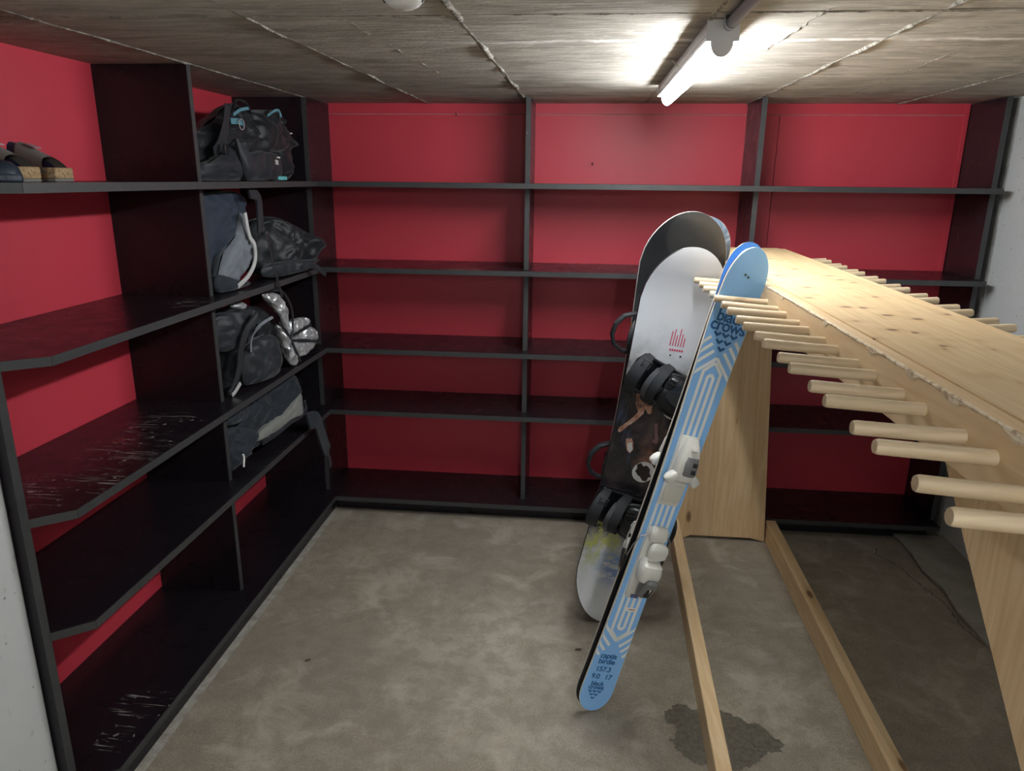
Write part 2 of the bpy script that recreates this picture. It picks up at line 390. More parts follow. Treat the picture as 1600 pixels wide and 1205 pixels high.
# end panel of the left unit, plinths
ep = MB().box(W, XD, Y0-T, Y0, 0, CEIL).build('end_panel', M_black, left, OL)
MB().box(XD-.002, XD+.0012, Y0-T-.0003, Y0+.0003, 0, CEIL).build('edge_band', M_edge, ep, OL)
MB().box(XS-.04, XS-.02, Y0, YS+.04, 0, SB-T).build('plinth', M_black, left, OL)
MB().box(XS-.02, XR-.02, YS+.055, YS+.075, 0, SB-T).build('plinth', M_black, back, OBK)
# red back panels, with the joints the photo shows
MB().box(W-.012, W, Y0-T, YD+.002, 0, CEIL).build('back_panel', M_red, left, OL)
zj = 1.972
for x0, x1 in ((XD, .894), (.897, XR)):
    MB().box(x0, x1, BK, BK+.012, 0, zj-.0015).build('back_panel', M_red, back, OBK)
MB().box(XD, XR+T, BK, BK+.012, zj+.0015, CEIL).build('back_panel', M_red, back, OBK)
MB().box(XR-.022, XR-.002, BK-.006, BK-.0005, S1, CEIL-.005).build('corner_strip', M_red, back, OBK, bevel=.001)
MB().box(XR-.022, XR-.002, BK-.006, BK-.0005, S2, S1-T).build('corner_strip', M_red, back, OBK, bevel=.001)
# small hooks left in the back panel
M_dark = newmat('dark metal', (.05, .05, .05), .4, .8)
for x, z in ((-.64, 1.965), (.03, 1.74)):
    MB().tube([(x, BK, z), (x, BK-.012, z), (x, BK-.014, z+.012)], .0022, 6).build('hook', M_dark, back, OBK)

# ================================================================ LIGHTS
M_lampbody = newmat('lamp housing', (.84, .85, .88), .45)
M_emit = newmat('lit diffuser', (.9, .9, .9), .4); _b = M_emit.node_tree.nodes['Principled BSDF']
_b.inputs['Emission Color'].default_value = (.95, .98, 1.0, 1); _b.inputs['Emission Strength'].default_value = LAMP_STRENGTH
M_conduit = newmat('grey conduit', (.30, .32, .38), .4)
M_clip = newmat('clip', (.6, .6, .62), .3, .6)
def batten(x, ya, yb, label, strength=None):
    t = thing('batten_lamp', label, 'ceiling lamp', (x, (ya+yb)/2, CEIL)); o = (x, (ya+yb)/2, CEIL)
    zb = CEIL-.044
    MB().prism([(x-.034, CEIL), (x+.034, CEIL), (x+.036, zb), (x-.036, zb)], ya+.012, yb-.012, 1).build('housing', M_lampbody, t, o, bevel=.003)
    prof = [(x-.0215*math.cos(R(a)), zb-.033*math.sin(R(a))) for a in range(0, 181, 12)]
    MB().prism(prof, ya+.012, yb-.006, 1).build('diffuser', M_emit, t, o, smooth=True)
    pe = [(x-.036, CEIL-.001), (x+.036, CEIL-.001), (x+.037, zb-.002), (x+.025, zb-.002)]+[(x+.025*math.cos(R(a)), zb-.001-.034*math.sin(R(a))) for a in range(0, 181, 15)]+[(x-.025, zb-.002), (x-.037, zb-.002)]
    MB().prism(pe, ya, ya+.012, 1).build('end_cap', M_lampbody, t, o, bevel=.002)
    pf = [(x-.036, CEIL-.001), (x+.036, CEIL-.001), (x+.037, zb-.002), (x-.037, zb-.002)]
    MB().prism(pf, yb-.012, yb, 1).build('end_cap', M_lampbody, t, o, bevel=.002)
    for s_ in (-1, 1): MB().box(x+s_*.0345-.0015, x+s_*.0345+.0015, ya+.012, yb-.012, zb+.010, zb+.0125).build('groove_strip', M_conduit, t, o)
    return t
XL = .297
batten(XL, 1.835, 3.0, 'lit white tube batten lamp under the concrete ceiling')
batten(XL, -1.35, -.18, 'white batten lamp on the ceiling behind the viewer, nearer of the two')
batten(XL, -2.85, -1.68, 'added fill lamp, an unseen white batten on the ceiling by the wall behind the viewer')  # unseen lamp, added only to raise the frontal fill light
pz = CEIL-.0135
cnd = thing('conduit', 'grey plastic cable conduit running into the near end of the lamp', 'conduit', (XL+.012, 1.2, CEIL)); oc = (XL+.012, 1.2, CEIL)
MB().tube([(XL+.012, 1.8345, pz), (XL+.012, 1.7, pz), (XL+.020, 1.2, pz), (XL+.012, -.179, pz)], .0125, 14).build('pipe', M_conduit, cnd, oc, smooth=True)
for yy in (1.80, .9, .1):
    pts = [(XL+.012+.0155*math.cos(R(a)), yy, pz-.0155*math.sin(R(a))) for a in range(0, 181, 15)]
    MB().ribbon([(XL-.022, yy, CEIL-.001), (XL-.005, yy, CEIL-.001)]+pts[::-1]+[(XL+.029, yy, CEIL-.001)], .012, .0018, (0, 1, 0)).build('saddle_clip', M_clip, cnd, oc)
MB().tube([(XL-.036, 2.35, CEIL-.03), (XL-.055, 2.36, CEIL-.012), (XL-.062, 2.38, CEIL-.002)], .0012, 5).build('wire', M_clip, cnd, oc)
# round detector whose lower rim shows at the top of the frame
M_white = newmat('white plastic', (.82, .82, .80), .4)
det = thing('ceiling_detector', 'round white detector on the ceiling left of the lamp', 'detector', (-.352, 1.478, CEIL))
def lathe(prof, seg=24):
    m = MB(); m.grid([[(r*math.cos(2*math.pi*j/seg), r*math.sin(2*math.pi*j/seg), z) for j in range(seg)] for r, z in prof], close_u=True); return m
lathe([(.001, -.048), (.018, -.047), (.030, -.041), (.038, -.031), (.041, -.02), (.041, -.014), (.05, -.012), (.052, -.008), (.052, 0)]).build('cover', M_white, det, smooth=True)
for k in range(8):
    a = k*math.pi/4
    MB().tube([(.036*math.cos(a), .036*math.sin(a), -.036), (.042*math.cos(a), .042*math.sin(a), -.017)], .0018, 6).build('rib', M_dark, det)

# ================================================================ SKI RACK
ORK = (.69, 1.6, 0.)
rack = thing('ski_rack', 'pine ski rack with wooden pegs along both sides of its top', 'ski rack', ORK)
ZT = 1.39; RN, RF = -.25, 3.30                              # top height, near end, far end
def xr_(y): return .805+.02*(y-1.372)                       # right edge of the top board drifts slightly
def bar(name, x0n, x0f, x1n, x1f, y0, y1, z0, z1, mat, bevel=.0015, parent=rack):
    return MB().prism([(x0n, y0), (x1n, y0), (x1f, y1), (x0f, y1)], z0, z1).build(name, mat, parent, ORK, bevel=bevel, seg=1)
# top made of glued planks
cuts = [0, .36, .69, 1.]
for a, b in zip(cuts, cuts[1:]):
    f = lambda t, y: .5435+(xr_(y)-.5435)*t
    bar('top_plank', f(a, RN)+.00005, f(a, RF)+.00005, f(b, RN)-.00005, f(b, RF)-.00005, RN, RF, ZT-.026, ZT+.002, M_top, 0)
la = bar('side_rail', .514, .514, .5432, .5432, RN, RF, ZT-.096, ZT, M_woodY)
ra = bar('side_rail', xr_(RN)+.0005, xr_(RF)+.0005, xr_(RN)+.030, xr_(RF)+.030, RN, RF, ZT-.096, ZT, M_woodY)
# splintered upper arris of the left rail, worn by ski edges
rows = []
for i in range(150):
    y = .55+i*(1.6/149); g = .0007+.0020*max(0, noise.noise((i*.16, 3, 0))+.2)+.0010*abs(noise.noise((i*.9, 7, 0)))
    rows.append([(.5150+g*1.2, y, ZT+.0006), (.5135, y, ZT+.0004-g*.2), (.5128, y, ZT-g*1.7), (.514, y, ZT-g*2.4-.002)])
m = MB(); m.grid(rows); m.build('worn_edge', M_chip, la, ORK)
for yy, ln in ((1.28, .05), (1.12, .045), (.98, .06), (.83, .055), (1.55, .03), (1.9, .03)):
    rows = []
    for i in range(9):
        u = i/8; k = math.sin(math.pi*u)*(.010+.004*noise.noise((yy*9, i, 0)))
        rows.append([(.5133, yy+ln*u, ZT-.003), (.5128, yy+ln*u, ZT-.004-k*.5), (.5136, yy+ln*u, ZT-.004-k)])
    m = MB(); m.grid(rows); m.build('chip', M_chip, la, ORK)
# pegs
pl = MB()
pts = [(0, 0, 0), (-.05, 0, .0025), (-.142, 0, .0085), (-.146, 0, .0088)]
pl.tube(pts, [.0102, .0102, .0102, .0088], 14)
py = []
y = .694
while y > RN+.05: py += [y]; y -= .196
y = .771
while y > RN+.05: py += [y]; y -= .196
y = .694+.196
while y < 3.2: py += [y]; y += .1958
y = .771+.196
while y < 3.2: py += [y]; y += .1965
first = None
for yy in sorted([v for v in py if v > .65], reverse=True):
    loc = (.515-ORK[0], yy-ORK[1], 1.3455)
    if first is None: first = pl.build('peg', M_peg, rack, smooth=True); first.location = loc
    else: q = share(first, 'peg', rack, loc); q.rotation_euler = (random.uniform(0, 6.28), 0, 0) if False else (0, random.uniform(-.012, .012), random.uniform(-.015, .015))
for yy in sorted([3.192-.1975*k for k in range(17)]+[3.122-.1985*k for k in range(17)], reverse=True):
    q = share(first, 'peg', rack, (xr_(yy)+.029-ORK[0], yy-ORK[1], 1.3455)); q.rotation_euler = (0, 0, math.pi+random.uniform(-.015, .015))
# far end panel: trapezoid of upright planks with a recessed foot
def end_panel(y0, y1, nm):
    bl, br, tl, tr = .482, .918, .5285, .826
    ts = [0, .19, .42, .63, .84, 1.]
    for a, b in zip(ts, ts[1:]):
        zb = lambda t: .0 if (t < .13 or t > .84) else .016
        P = lambda t, z: (bl+(br-bl)*t)+((tl+(tr-tl)*t)-(bl+(br-bl)*t))*(z/ZT)
        zt = ZT-.098 if True else ZT
        pts = [(P(a, zb(a))+.0002, zb(a))]
        for t in (.13, .19, .72, .84):
            if a < t < b: pts += [(P(t, zb(t-.001)), zb(t-.001))] if t in (.84,) else [(P(t, .016 if t >= .19 else 0), .016 if t >= .19 else 0)]
        pts += [(P(b, zb(b))-.0002, zb(b)), (P(b, zt)-.0002, zt), (P(a, zt)+.0002, zt)]
        MB().prism(pts, y0, y1, 1).build(nm, M_woodZ, rack, ORK, bevel=.0006, seg=1)
    MB().prism([(.5437, ZT-.098), (xr_(y0)-.0005, ZT-.098), (xr_(y0)-.0005, ZT-.0265), (.5437, ZT-.0265)], y0, y1, 1).build(nm, M_woodZ, rack, ORK)
end_panel(3.262, 3.29, 'end_plank')
# side panel under the near part of the rack, upright planks, raking front edge
def edge_y(z): return 1.055-(1.292-z)*1.06
zs = 1.294
ys = [1.053, .955, .86, .77, .68, .585, .49, .39, .29, .19, .09, 0., -.1]
for a, b in zip(ys, ys[1:]):
    za = max(.0, 1.292-(1.055-a)/1.06) if a > .33 else 0.
    zb_ = max(.0, 1.292-(1.055-b)/1.06) if b > .33 else 0.
    if b <= .33 < a: zb_ = za
    poly = [(a-.0002, zs), (a-.0002, za), (b+.0002, zb_), (b+.0002, zs)] if zs-za > .004 else [(a, zs), (b+.0002, zb_), (b+.0002, zs)]
    MB().prism(poly, .534, .556, 0).build('side_plank', M_woodZ, rack, ORK, bevel=.0005, seg=1)
# sleepers on the floor
bar('sleeper', .366, .461, .411, .506, RN, 3.262, 0, .098, M_woodY, .0025)
bar('sleeper', .883, .922, .931, .970, RN, 3.30, 0, .098, M_woodY, .0025)
# ================================================================ WET PATCH AND LITTER ON THE FLOOR
random.seed(11)
outl = [(.318, 2.01), (.345, 2.05), (.375, 2.075), (.42, 2.055), (.47, 2.065), (.50, 2.05), (.545, 2.04), (.575, 2.005), (.615, 2.005), (.64, 1.965), (.672, 1.925), (.655, 1.895), (.60, 1.875), (.575, 1.84), (.525, 1.805), (.47, 1.80), (.42, 1.81), (.385, 1.815), (.34, 1.86), (.322, 1.90), (.345, 1.93), (.352, 1.96), (.315, 1.985)]
pp = []
for i in range(len(outl)):
    a, b = Vector((*outl[i], 0)), Vector((*outl[(i+1) % len(outl)], 0))
    for k in range(10):
        p = a.lerp(b, k/10); q = (b-a).normalized(); j = .016*noise.noise((p.x*45, p.y*45, 2))+.010*noise.noise((p.x*140, p.y*140, 5))
        pp.append((p.x+q.y*j, p.y-q.x*j, .0008))
m = MB(); m.v = pp; m.f = [tuple(range(len(pp)))]; m.mi = [0]
wp = m.build('wet_patch', M_wet); tag(wp, 'dark wet patch on the concrete floor under the left floor rail', 'puddle')
M_leaf = newmat('dry leaf', (.07, .06, .04), .8)
def scrap(x, y, r, lab, mat=M_leaf, seed=1, ang=0., asp=.5):
    m = MB(); n = 14; vs = []
    for i in range(n):
        a = 2*math.pi*i/n; k = r*(1+.35*noise.noise((math.cos(a)*2, math.sin(a)*2, seed)))
        u, v = k*math.cos(a), k*math.sin(a)*asp
        vs.append((x+u*math.cos(ang)-v*math.sin(ang), y+u*math.sin(ang)+v*math.cos(ang), .001))
    vs += [(a, b, .001+.0035) for a, b, c in [((x+(p[0]-x)*.6), (y+(p[1]-y)*.6), 0) for p in vs]]
    m.v = vs; m.f = [(i, (i+1) % n, n+(i+1) % n, n+i) for i in range(n)]+[tuple(range(n, 2*n))]+[tuple(range(n))[::-1]]; m.mi = [0]*len(m.f)
    return tag(m.build('leaf_scrap', mat, smooth=True), lab, 'leaf scrap')
scrap(.035, 2.325, .013, 'small dry leaf scrap on the floor left of the ski tail', seed=2, ang=.2)
scrap(-.93, 2.155, .012, 'dark leaf scrap on the floor near the left shelf unit', seed=5, ang=.6)
M_rust = newmat('orange chalk', (.55, .30, .10), .9)
M_specks = None

# ================================================================ SKIS
M_blue = newmat('ski topsheet blue', (.19, .43, .80), .4, spec=.2); _n = N(M_blue)
_c = _n.mix(_n.noise(6, detail=4), (.26, .54, .94), (.30, .58, .97))
_c = _n.mix(_n.ramp(_n.noise(25, _n.coord((1, 6, 1), rot=(0, 0, .5)), 4), [(.68, 0.), (.74, .35)]), _c, (.5, .68, .88))
_n.color(_c)
M_print = newmat('ski white print', (.86, .88, .88), .35)
M_navy = newmat('ski navy print', (.010, .10, .30), .35)
M_side = newmat('ski sidewall', (.78, .74, .62), .4)
M_base = newmat('ski base', (.012, .012, .013), .35); _n = N(M_base)
_n.color(_n.mix(_n.ramp(_n.math('MULTIPLY', _n.sep(_n.coord())[1], .5), [(.655, 0.), (.662, 1.)]), (.012, .012, .013), (.13, .36, .74)))
M_steel = newmat('steel edge', (.45, .45, .47), .3, 1.)
M_bwhite = newmat('binding white plastic', (.74, .73, .67), .35)
M_bgrey = newmat('binding grey plastic', (.17, .17, .17), .4)
M_bsmoke = newmat('smoked clear plastic', (.20, .20, .20), .15)
M_bblack = newmat('binding black plastic', (.02, .02, .02), .4)
SL = 1.543
def sm(a, b, x):
    t = min(1, max(0, (x-a)/(b-a))); return t*t*(3-2*t)
def ski_hw(s):
    q = .0485+.0065*((s-.62)/.5)**2 if s < .62 else .0485+.0150*((s-.62)/.72)**2
    q = min(q, .0630)
    if s < .085: q *= math.sqrt(max(0, 1-((.085-s)/.085)**2.1))
    if s > SL-.115: q *= math.sqrt(max(0, 1-((s-SL+.115)/.115)**2.2))
    return max(q, .0015)
def ski_z(s):
    return .012*math.sin(math.pi*min(1, max(0, (s-.05)/1.28)))**1.2+.014*sm(1.28, 1.55, s)**1.5
def ski_th(s): return .005+.006*math.sin(math.pi*min(1, max(0, s/SL)))**.8
def ski_mesh(t):
    ss = [0]+[.004*1.32**k for k in range(12)]
    ss = [x for x in ss if x < .09]+[.1+i*.045 for i in range(30)]
    ss += [SL-x for x in [.115, .1, .085, .068, .052, .037, .024, .013, .006, .002, 0] if SL-x > ss[-1]]
    top, mid, bot = [], [], []
    us = [-1, -.8, -.4, 0, .4, .8, 1]
    m = MB(); m.grid([[(u*ski_hw(s), s, ski_z(s)) for u in us] for s in ss])
    ts = m.build('topsheet', M_blue, t, smooth=True)
    def loop(off, dz):
        L = [(-(ski_hw(s)+off), s, ski_z(s)+dz(s)) for s in ss]; Rr = [((ski_hw(s)+off), s, ski_z(s)+dz(s)) for s in reversed(ss)]
        return L+Rr
    m = MB(); m.grid([loop(0, lambda s: 0), loop(.0012, lambda s: -.001), loop(.0016, lambda s: -ski_th(s)+.003)], close_u=True)
    m.build('sidewall', M_side, t, smooth=True)
    m = MB(); m.grid([loop(.0016, lambda s: -ski_th(s)+.003), loop(.0018, lambda s: -ski_th(s))], close_u=True)
    m.build('steel_edge', M_steel, t)
    m = MB(); m.grid([[(u*(ski_hw(s)+.0017), s, ski_z(s)-ski_th(s)) for u in us] for s in ss])
    m.build('base', M_base, t)
    return ts
EPS = .0007
def clipv(v, s): h = ski_hw(s)-.0008; return max(-h, min(h, v))
def stroke(m, pts, wd, z=ski_z, step=.012):
    """mitred flat stroke through (v, s) points laid on the topsheet"""
    P = [Vector(p) for p in pts]; fine = []
    for a, b in zip(P, P[1:]):
        k = max(1, int((b-a).length/step)); fine += [a.lerp(b, t/k) for t in range(k)]
    fine.append(P[-1]); rows = []
    for i, p in enumerate(fine):
        d0 = (p-fine[i-1]).normalized() if i else (fine[1]-p).normalized()
        d1 = (fine[i+1]-p).normalized() if i < len(fine)-1 else d0
        d = (d0+d1).normalized(); nrm = Vector((-d.y, d.x)); k = wd/2/max(.35, d.dot(d0))
        a, b = p+nrm*k, p-nrm*k
        rows.append([(clipv(q.x, q.y), q.y, z(q.y)+EPS) for q in (a, b)])
    m.grid(rows)
def text_mesh(name, body, size, mat, parent, pos, zf, ang=0., bold=.012, align='CENTER', sx=1.):
    cu = bpy.data.curves.new(name, 'FONT'); cu.body = body; cu.size = size; cu.align_x = align; cu.align_y = 'CENTER'; cu.offset = bold*size; cu.space_character = .93
    ob = bpy.data.objects.new(name, cu); COL.objects.link(ob)
    dg = bpy.context.evaluated_depsgraph_get(); dg.update()
    me = bpy.data.meshes.new_from_object(ob.evaluated_get(dg)); bpy.data.objects.remove(ob); bpy.data.curves.remove(cu)
    ca, sa = math.cos(ang), math.sin(ang)
    for v in me.vertices:
        x, y = v.co.x*sx, v.co.y; X = pos[0]+x*ca-y*sa; Y = pos[1]+x*sa+y*ca
        v.co = (X, Y, zf(Y)+EPS*1.3)
    me.materials.clear(); me.materials.append(mat)
    o = bpy.data.objects.new(name, me); COL.objects.link(o); o.parent = parent; return o
def birds(m, cx, cy_, sc):
    """inverted triangle of six arrow marks"""
    for row, n in enumerate((3, 2, 1)):
        for k in range(n):
            x = cx+(k-(n-1)/2)*sc*1.0; y = cy_-row*sc*.78
            stroke(m, [(x-sc*.40, y+sc*.34), (x, y), (x+sc*.40, y+sc*.34)], sc*.27)
def ski_prints(t, ts):
    m = MB(); h = .0095
    A0, Z0 = 1.222, .262                                   # apex of the upper and lower solid fields
    for v0, a, z0 in ((.0095, 1.158, .318), (.0285, 1.178, .298)):
        for sgn in (-1, 1):
            pass
        top = [(-v0, a-v0*.2), (-v0*.0, a+v0*.85), (v0, a-v0*.2)]
        bt = [(-v0, z0+v0*.2), (0, z0-v0*.85), (v0, z0+v0*.2)]
        stroke(m, [bt[1], bt[0], top[0], top[1]], h); stroke(m, [top[1], top[2], bt[2], bt[1]], h)
    for k in range(4):
        sa = A0-.006+k*.027; va = 0 if k == 0 else .0052+.0115*(k)
        for sgn in (-1, 1):
            if k == 0: stroke(m, [(0, sa), (sgn*.068, sa-.066)], h)
            else: stroke(m, [(sgn*va, sa-.008*k), (sgn*.068, sa-.008*k-(.068-va))], h)
        sz = Z0+.006-k*.027
        for sgn in (-1, 1):
            if k == 0: stroke(m, [(0, sz), (sgn*.06, sz+.058)], h)
            else: stroke(m, [(sgn*va, sz+.008*k), (sgn*.06, sz+.008*k+(.06-va))], h)
    m.build('stripe_print', M_print, ts)
    m = MB(); birds(m, .002, 1.281, .0265); m.build('arrow_print', M_navy, ts)
    m = MB(); birds(m, -.008, .072, .016); m.build('arrow_print', M_navy, ts)
    for k, wd in enumerate(('black', 'crows')):
        text_mesh('lettering', wd, .049, M_navy, ts, (.002, 1.337-.0265*k), ski_z, bold=.022)
        text_mesh('lettering', wd, .023, M_navy, ts, (-.008, .104-.0145*k), ski_z, bold=.024)
    for k, wd in enumerate(('captis', 'birdie')): text_mesh('lettering', wd, .027, M_navy, ts, (-.004, .210-.0215*k), ski_z, bold=.018)
    text_mesh('lettering', '157.3', .026, M_navy, ts, (-.006, .159), ski_z, bold=.018)
    text_mesh('lettering', '9.0', .026, M_navy, ts, (-.024, .131), ski_z, bold=.018)
    text_mesh('lettering', '17', .026, M_navy, ts, (.020, .131), ski_z, bold=.018)
    m = MB(); stroke(m, [(-.006, .386), (.030, .386)], .014); m.build('sticker', M_print, ts)
    text_mesh('lettering', 'RENTAL', .008, newmat('sticker red', (.4, .12, .08), .5), ts, (.012, .386), lambda s: ski_z(s)+.0004) if False else None
    m = MB(); stroke(m, [(.002, .386), (.024, .386)], .003, lambda s: ski_z(s)+.0006); m.build('sticker_line', newmat('sticker red', (.42, .16, .12), .5), ts)
    m = MB(); stroke(m, [(-.012, 1.464), (-.005, 1.462)], .006); stroke(m, [(.0, 1.459), (.006, 1.458)], .006); m.build('scuff', newmat('scuff', (.05, .06, .08), .6), ts)
def rbox(c, sz, bev, name, mat, parent, rot=(0, 0, 0), taper=1., seg=2):
    m = MB(); x, y, z = [a/2 for a in sz]
    vs = [(sx*x*(taper if szn > 0 else 1), sy*y*(taper if szn > 0 else 1), szn*z) for szn in (-1, 1) for sy in (-1, 1) for sx in (-1, 1)]
    M3 = Matrix.Rotation(rot[2], 3, 'Z') @ Matrix.Rotation(rot[1], 3, 'Y') @ Matrix.Rotation(rot[0], 3, 'X')
    m.add([M3 @ Vector(v)+Vector(c) for v in vs], [(0, 2, 3, 1), (4, 5, 7, 6), (0, 1, 5, 4), (2, 6, 7, 3), (0, 4, 6, 2), (1, 3, 7, 5)])
    return m.build(name, mat, parent, smooth=True, bevel=bev, seg=seg)
def ski_bindings(t):
    z = ski_z
    # toe: long anti-friction plate, housing, wings, window
    zt = z(.85)
    tb = rings((0, 0, 0), [(.752, .030, z(.752)-.001, zt+.008), (.760, .034, z(.76)-.001, zt+.013), (.80, .036, z(.8)-.001, zt+.015), (.84, .036, z(.84)-.001, zt+.018), (.90, .034, z(.9)-.001, zt+.02), (.965, .030, z(.965)-.001, zt+.018), (.975, .024, z(.975)-.001, zt+.010)]).build('toe_binding', M_bwhite, t, smooth=True)
    rings((0, 0, 0), [(.766, .026, zt+.010, zt+.019), (.775, .030, zt+.010, zt+.021), (.815, .031, zt+.010, zt+.022), (.822, .028, zt+.010, zt+.018)]).build('slide_pad', newmat('pale pad', (.62, .60, .52), .5), tb, smooth=True)
    rings((0, 0, 0), [(.842, .022, zt+.012, zt+.044), (.850, .030, zt+.010, zt+.054), (.88, .034, zt+.008, zt+.058), (.92, .031, zt+.008, zt+.054), (.955, .024, zt+.006, zt+.042), (.972, .018, zt+.006, zt+.028)]).build('toe_housing', M_bwhite, tb, smooth=True)
    rings((.004, 0, 0), [(.868, .018, zt+.030, zt+.0605), (.874, .023, zt+.028, zt+.0625), (.905, .0235, zt+.028, zt+.0605), (.925, .020, zt+.028, zt+.056)]).build('window', M_bsmoke, tb, smooth=True)
    for k in range(2): rbox((.012, .884+.022*k, zt+.062-.0022*k), (.014, .013, .003), .0012, 'display', M_bblack, tb, (-.06, 0, 0))
    rbox((.002, .948, zt+.047), (.018, .014, .012), .003, 'adjuster', M_bwhite, tb, (-.5, 0, 0))
    for sx in (-1, 1):
        m = rings((0, 0, 0), [(0, .010, -.014, .014), (.010, .014, -.018, .018), (.026, .015, -.018, .018), (.038, .013, -.014, .014), (.043, .008, -.008, .008)])
        M4 = Matrix.Translation((sx*.020, .868, zt+.036)) @ Matrix.Rotation(-sx*R(135), 4, 'Z')
        m.v = [tuple(M4 @ Vector(v)) for v in m.v]; m.build('wing', M_bwhite, tb, smooth=True)
    # heel: track, housing, cup, brake pad, lever
    zh = z(.55)
    hb = rings((0, 0, 0), [(.432, .027, z(.432)-.001, zh+.006), (.438, .031, z(.438)-.001, zh+.011), (.50, .033, z(.5)-.001, zh+.014), (.60, .034, z(.6)-.001, zh+.016), (.665, .031, z(.665)-.001, zh+.015), (.675, .026, z(.675)-.001, zh+.010)]).build('heel_binding', M_bwhite, t, smooth=True)
    rings((0, 0, 0), [(.636, .024, zh+.010, zh+.028), (.645, .029, zh+.010, zh+.033), (.672, .030, zh+.010, zh+.030), (.682, .024, zh+.008, zh+.022)]).build('brake_base', M_bwhite, hb, smooth=True)
    rings((.004, 0, 0), [(.588, .020, zh+.036, zh+.050), (.594, .029, zh+.033, zh+.054), (.618, .031, zh+.033, zh+.056), (.632, .026, zh+.034, zh+.053), (.638, .018, zh+.037, zh+.050)]).build('brake_pad', M_bwhite, hb, smooth=True)
    rings((0, 0, 0), [(.508, .022, zh+.010, zh+.050), (.516, .031, zh+.008, zh+.064), (.545, .035, zh+.008, zh+.072), (.568, .033, zh+.008, zh+.066), (.580, .024, zh+.010, zh+.050)]).build('heel_housing', M_bwhite, hb, smooth=True)
    rings((0, 0, 0), [(.568, .020, zh+.020, zh+.046), (.580, .017, zh+.016, zh+.042), (.600, .010, zh+.014, zh+.036)]).build('heel_cup', M_bwhite, hb, smooth=True)
    lv = rings((.006, 0, 0), [(.458, .014, zh+.026, zh+.046), (.463, .021, zh+.022, zh+.054), (.490, .023, zh+.026, zh+.068), (.520, .021, zh+.034, zh+.080), (.530, .015, zh+.040, zh+.076)]).build('heel_lever', M_bgrey, hb, smooth=True)
    rbox((.006, .485, zh+.064), (.017, .034, .012), .004, 'lever_slot', M_bblack, hb, (.35, 0, 0)); rbox((.006, .495, zh+.071), (.005, .016, .006), .002, 'lever_tab', M_bwhite, hb, (.35, 0, 0))
    rbox((-.004, .442, zh+.0135), (.026, .012, .002), .0006, 'scale_window', newmat('blue grey', (.10, .12, .22), .4), hb)
    for sx in (-1, 1):
        pts = [(sx*.028, .655, zh+.012), (sx*.050, .640, zh+.010), (sx*.060, .605, zh+.000), (sx*.062, .56, zh-.012), (sx*.058, .535, zh-.02)]
        MB().tube(pts, .0024, 8).build('brake_arm', newmat('brake wire', (.4, .4, .42), .3, .9) if 'brake wire' not in bpy.data.materials else bpy.data.materials['brake wire'], hb, smooth=True)
        MB().ribbon([(sx*.062, .565, zh-.011), (sx*.061, .535, zh-.018), (sx*.058, .505, zh-.022)], [.012, .014, .009], .006, (0, .3, 1)).build('brake_tip', M_bblack, hb, bevel=.001)
def frame_mtx(P0, P1, ang):
    P0, P1 = Vector(P0), Vector(P1); a = (P1-P0).normalized()
    wv = Vector((math.cos(ang), math.sin(ang), 0)); wv = (wv-a*wv.dot(a)).normalized(); n = wv.cross(a)
    m4 = Matrix.Identity(4)
    for i in range(3): m4[i][0], m4[i][1], m4[i][2] = wv[i], a[i], n[i]
    m4.translation = P0; return m4
SK0, SK1, SKA = (.076, 2.0, .008), (.478, 2.108, 1.487), R(17)
mt = frame_mtx(SK0, SK1, SKA)
ski = thing('ski', 'blue ski with white stripes facing the viewer, leaning on the rack pegs', 'ski', mtx=mt)
ts = ski_mesh(ski); ski_prints(ski, ts); ski_bindings(ski)
mt2 = mt @ Matrix.Translation((-.012, .012, -.0150)) @ Matrix.Rotation(math.pi, 4, 'Y') @ Matrix.Rotation(R(.5), 4, 'Z')
ski2 = thing('ski', 'second blue ski behind the striped one, its underside towards the front ski', 'ski', mtx=mt2)
ts2 = ski_mesh(ski2); ski_bindings(ski2)

# ================================================================ SNOWBOARDS
def board_shape(L, wt, ww, tip):
    def hw(s):
        c = L/2; q = ww/2+(wt-ww)/2*((s-c)/(c-tip))**2
        q = min(q, wt/2)
        if s < tip: q = wt/2*math.sqrt(max(0, 1-((tip-s)/tip)**2.15))
        if s > L-tip: q = wt/2*math.sqrt(max(0, 1-((s-L+tip)/tip)**2.15))
        return max(q, .002)
    def z(s): return .045*(sm(.26, 0, s)**1.7 if s < .26 else 0)+.045*(sm(L-.26, L, s)**1.7 if s > L-.26 else 0)
    return hw, z
def board_mesh(t, L, hw, z, tip, mtop, medge, mbase, rim):
    ss = [0, .001, .004, .009, .016, .026, .04, .056, .075, .097, .12, .15]
    ss = ss+[.2+i*(L-.4)/14 for i in range(15)]+[L-x for x in reversed(ss)]
    us = [-1, -.85, -.5, 0, .5, .85, 1]
    m = MB(); m.grid([[(u*hw(s), s, z(s)) for u in us] for s in ss]); ts = m.build('topsheet', mtop, t, smooth=True)
    def loop(o, d): return [(-(hw(s)+o), s, z(s)+d) for s in ss]+[(hw(s)+o, s, z(s)+d) for s in reversed(ss)]
    m = MB(); m.grid([loop(0, 0), loop(.001, -.001), loop(.0014, -.007)], close_u=True); m.build('sidewall', rim, t, smooth=True)
    m = MB(); m.grid([loop(.0014, -.007), loop(.0016, -.009)], close_u=True); m.build('steel_edge', medge, t)
    m = MB(); m.grid([[(u*(hw(s)+.0015), s, z(s)-.009) for u in us] for s in ss]); m.build('base', mbase, t)
    return ts
M_rub = newmat('binding rubber', (.006, .0065, .008), .5)
M_plas = newmat('binding shell', (.008, .0095, .012), .32)
M_pad = newmat('binding padding', (.012, .0135, .0165), .65); _n = N(M_pad); _n.bump(_n.noise(200, detail=3), .2, .002)
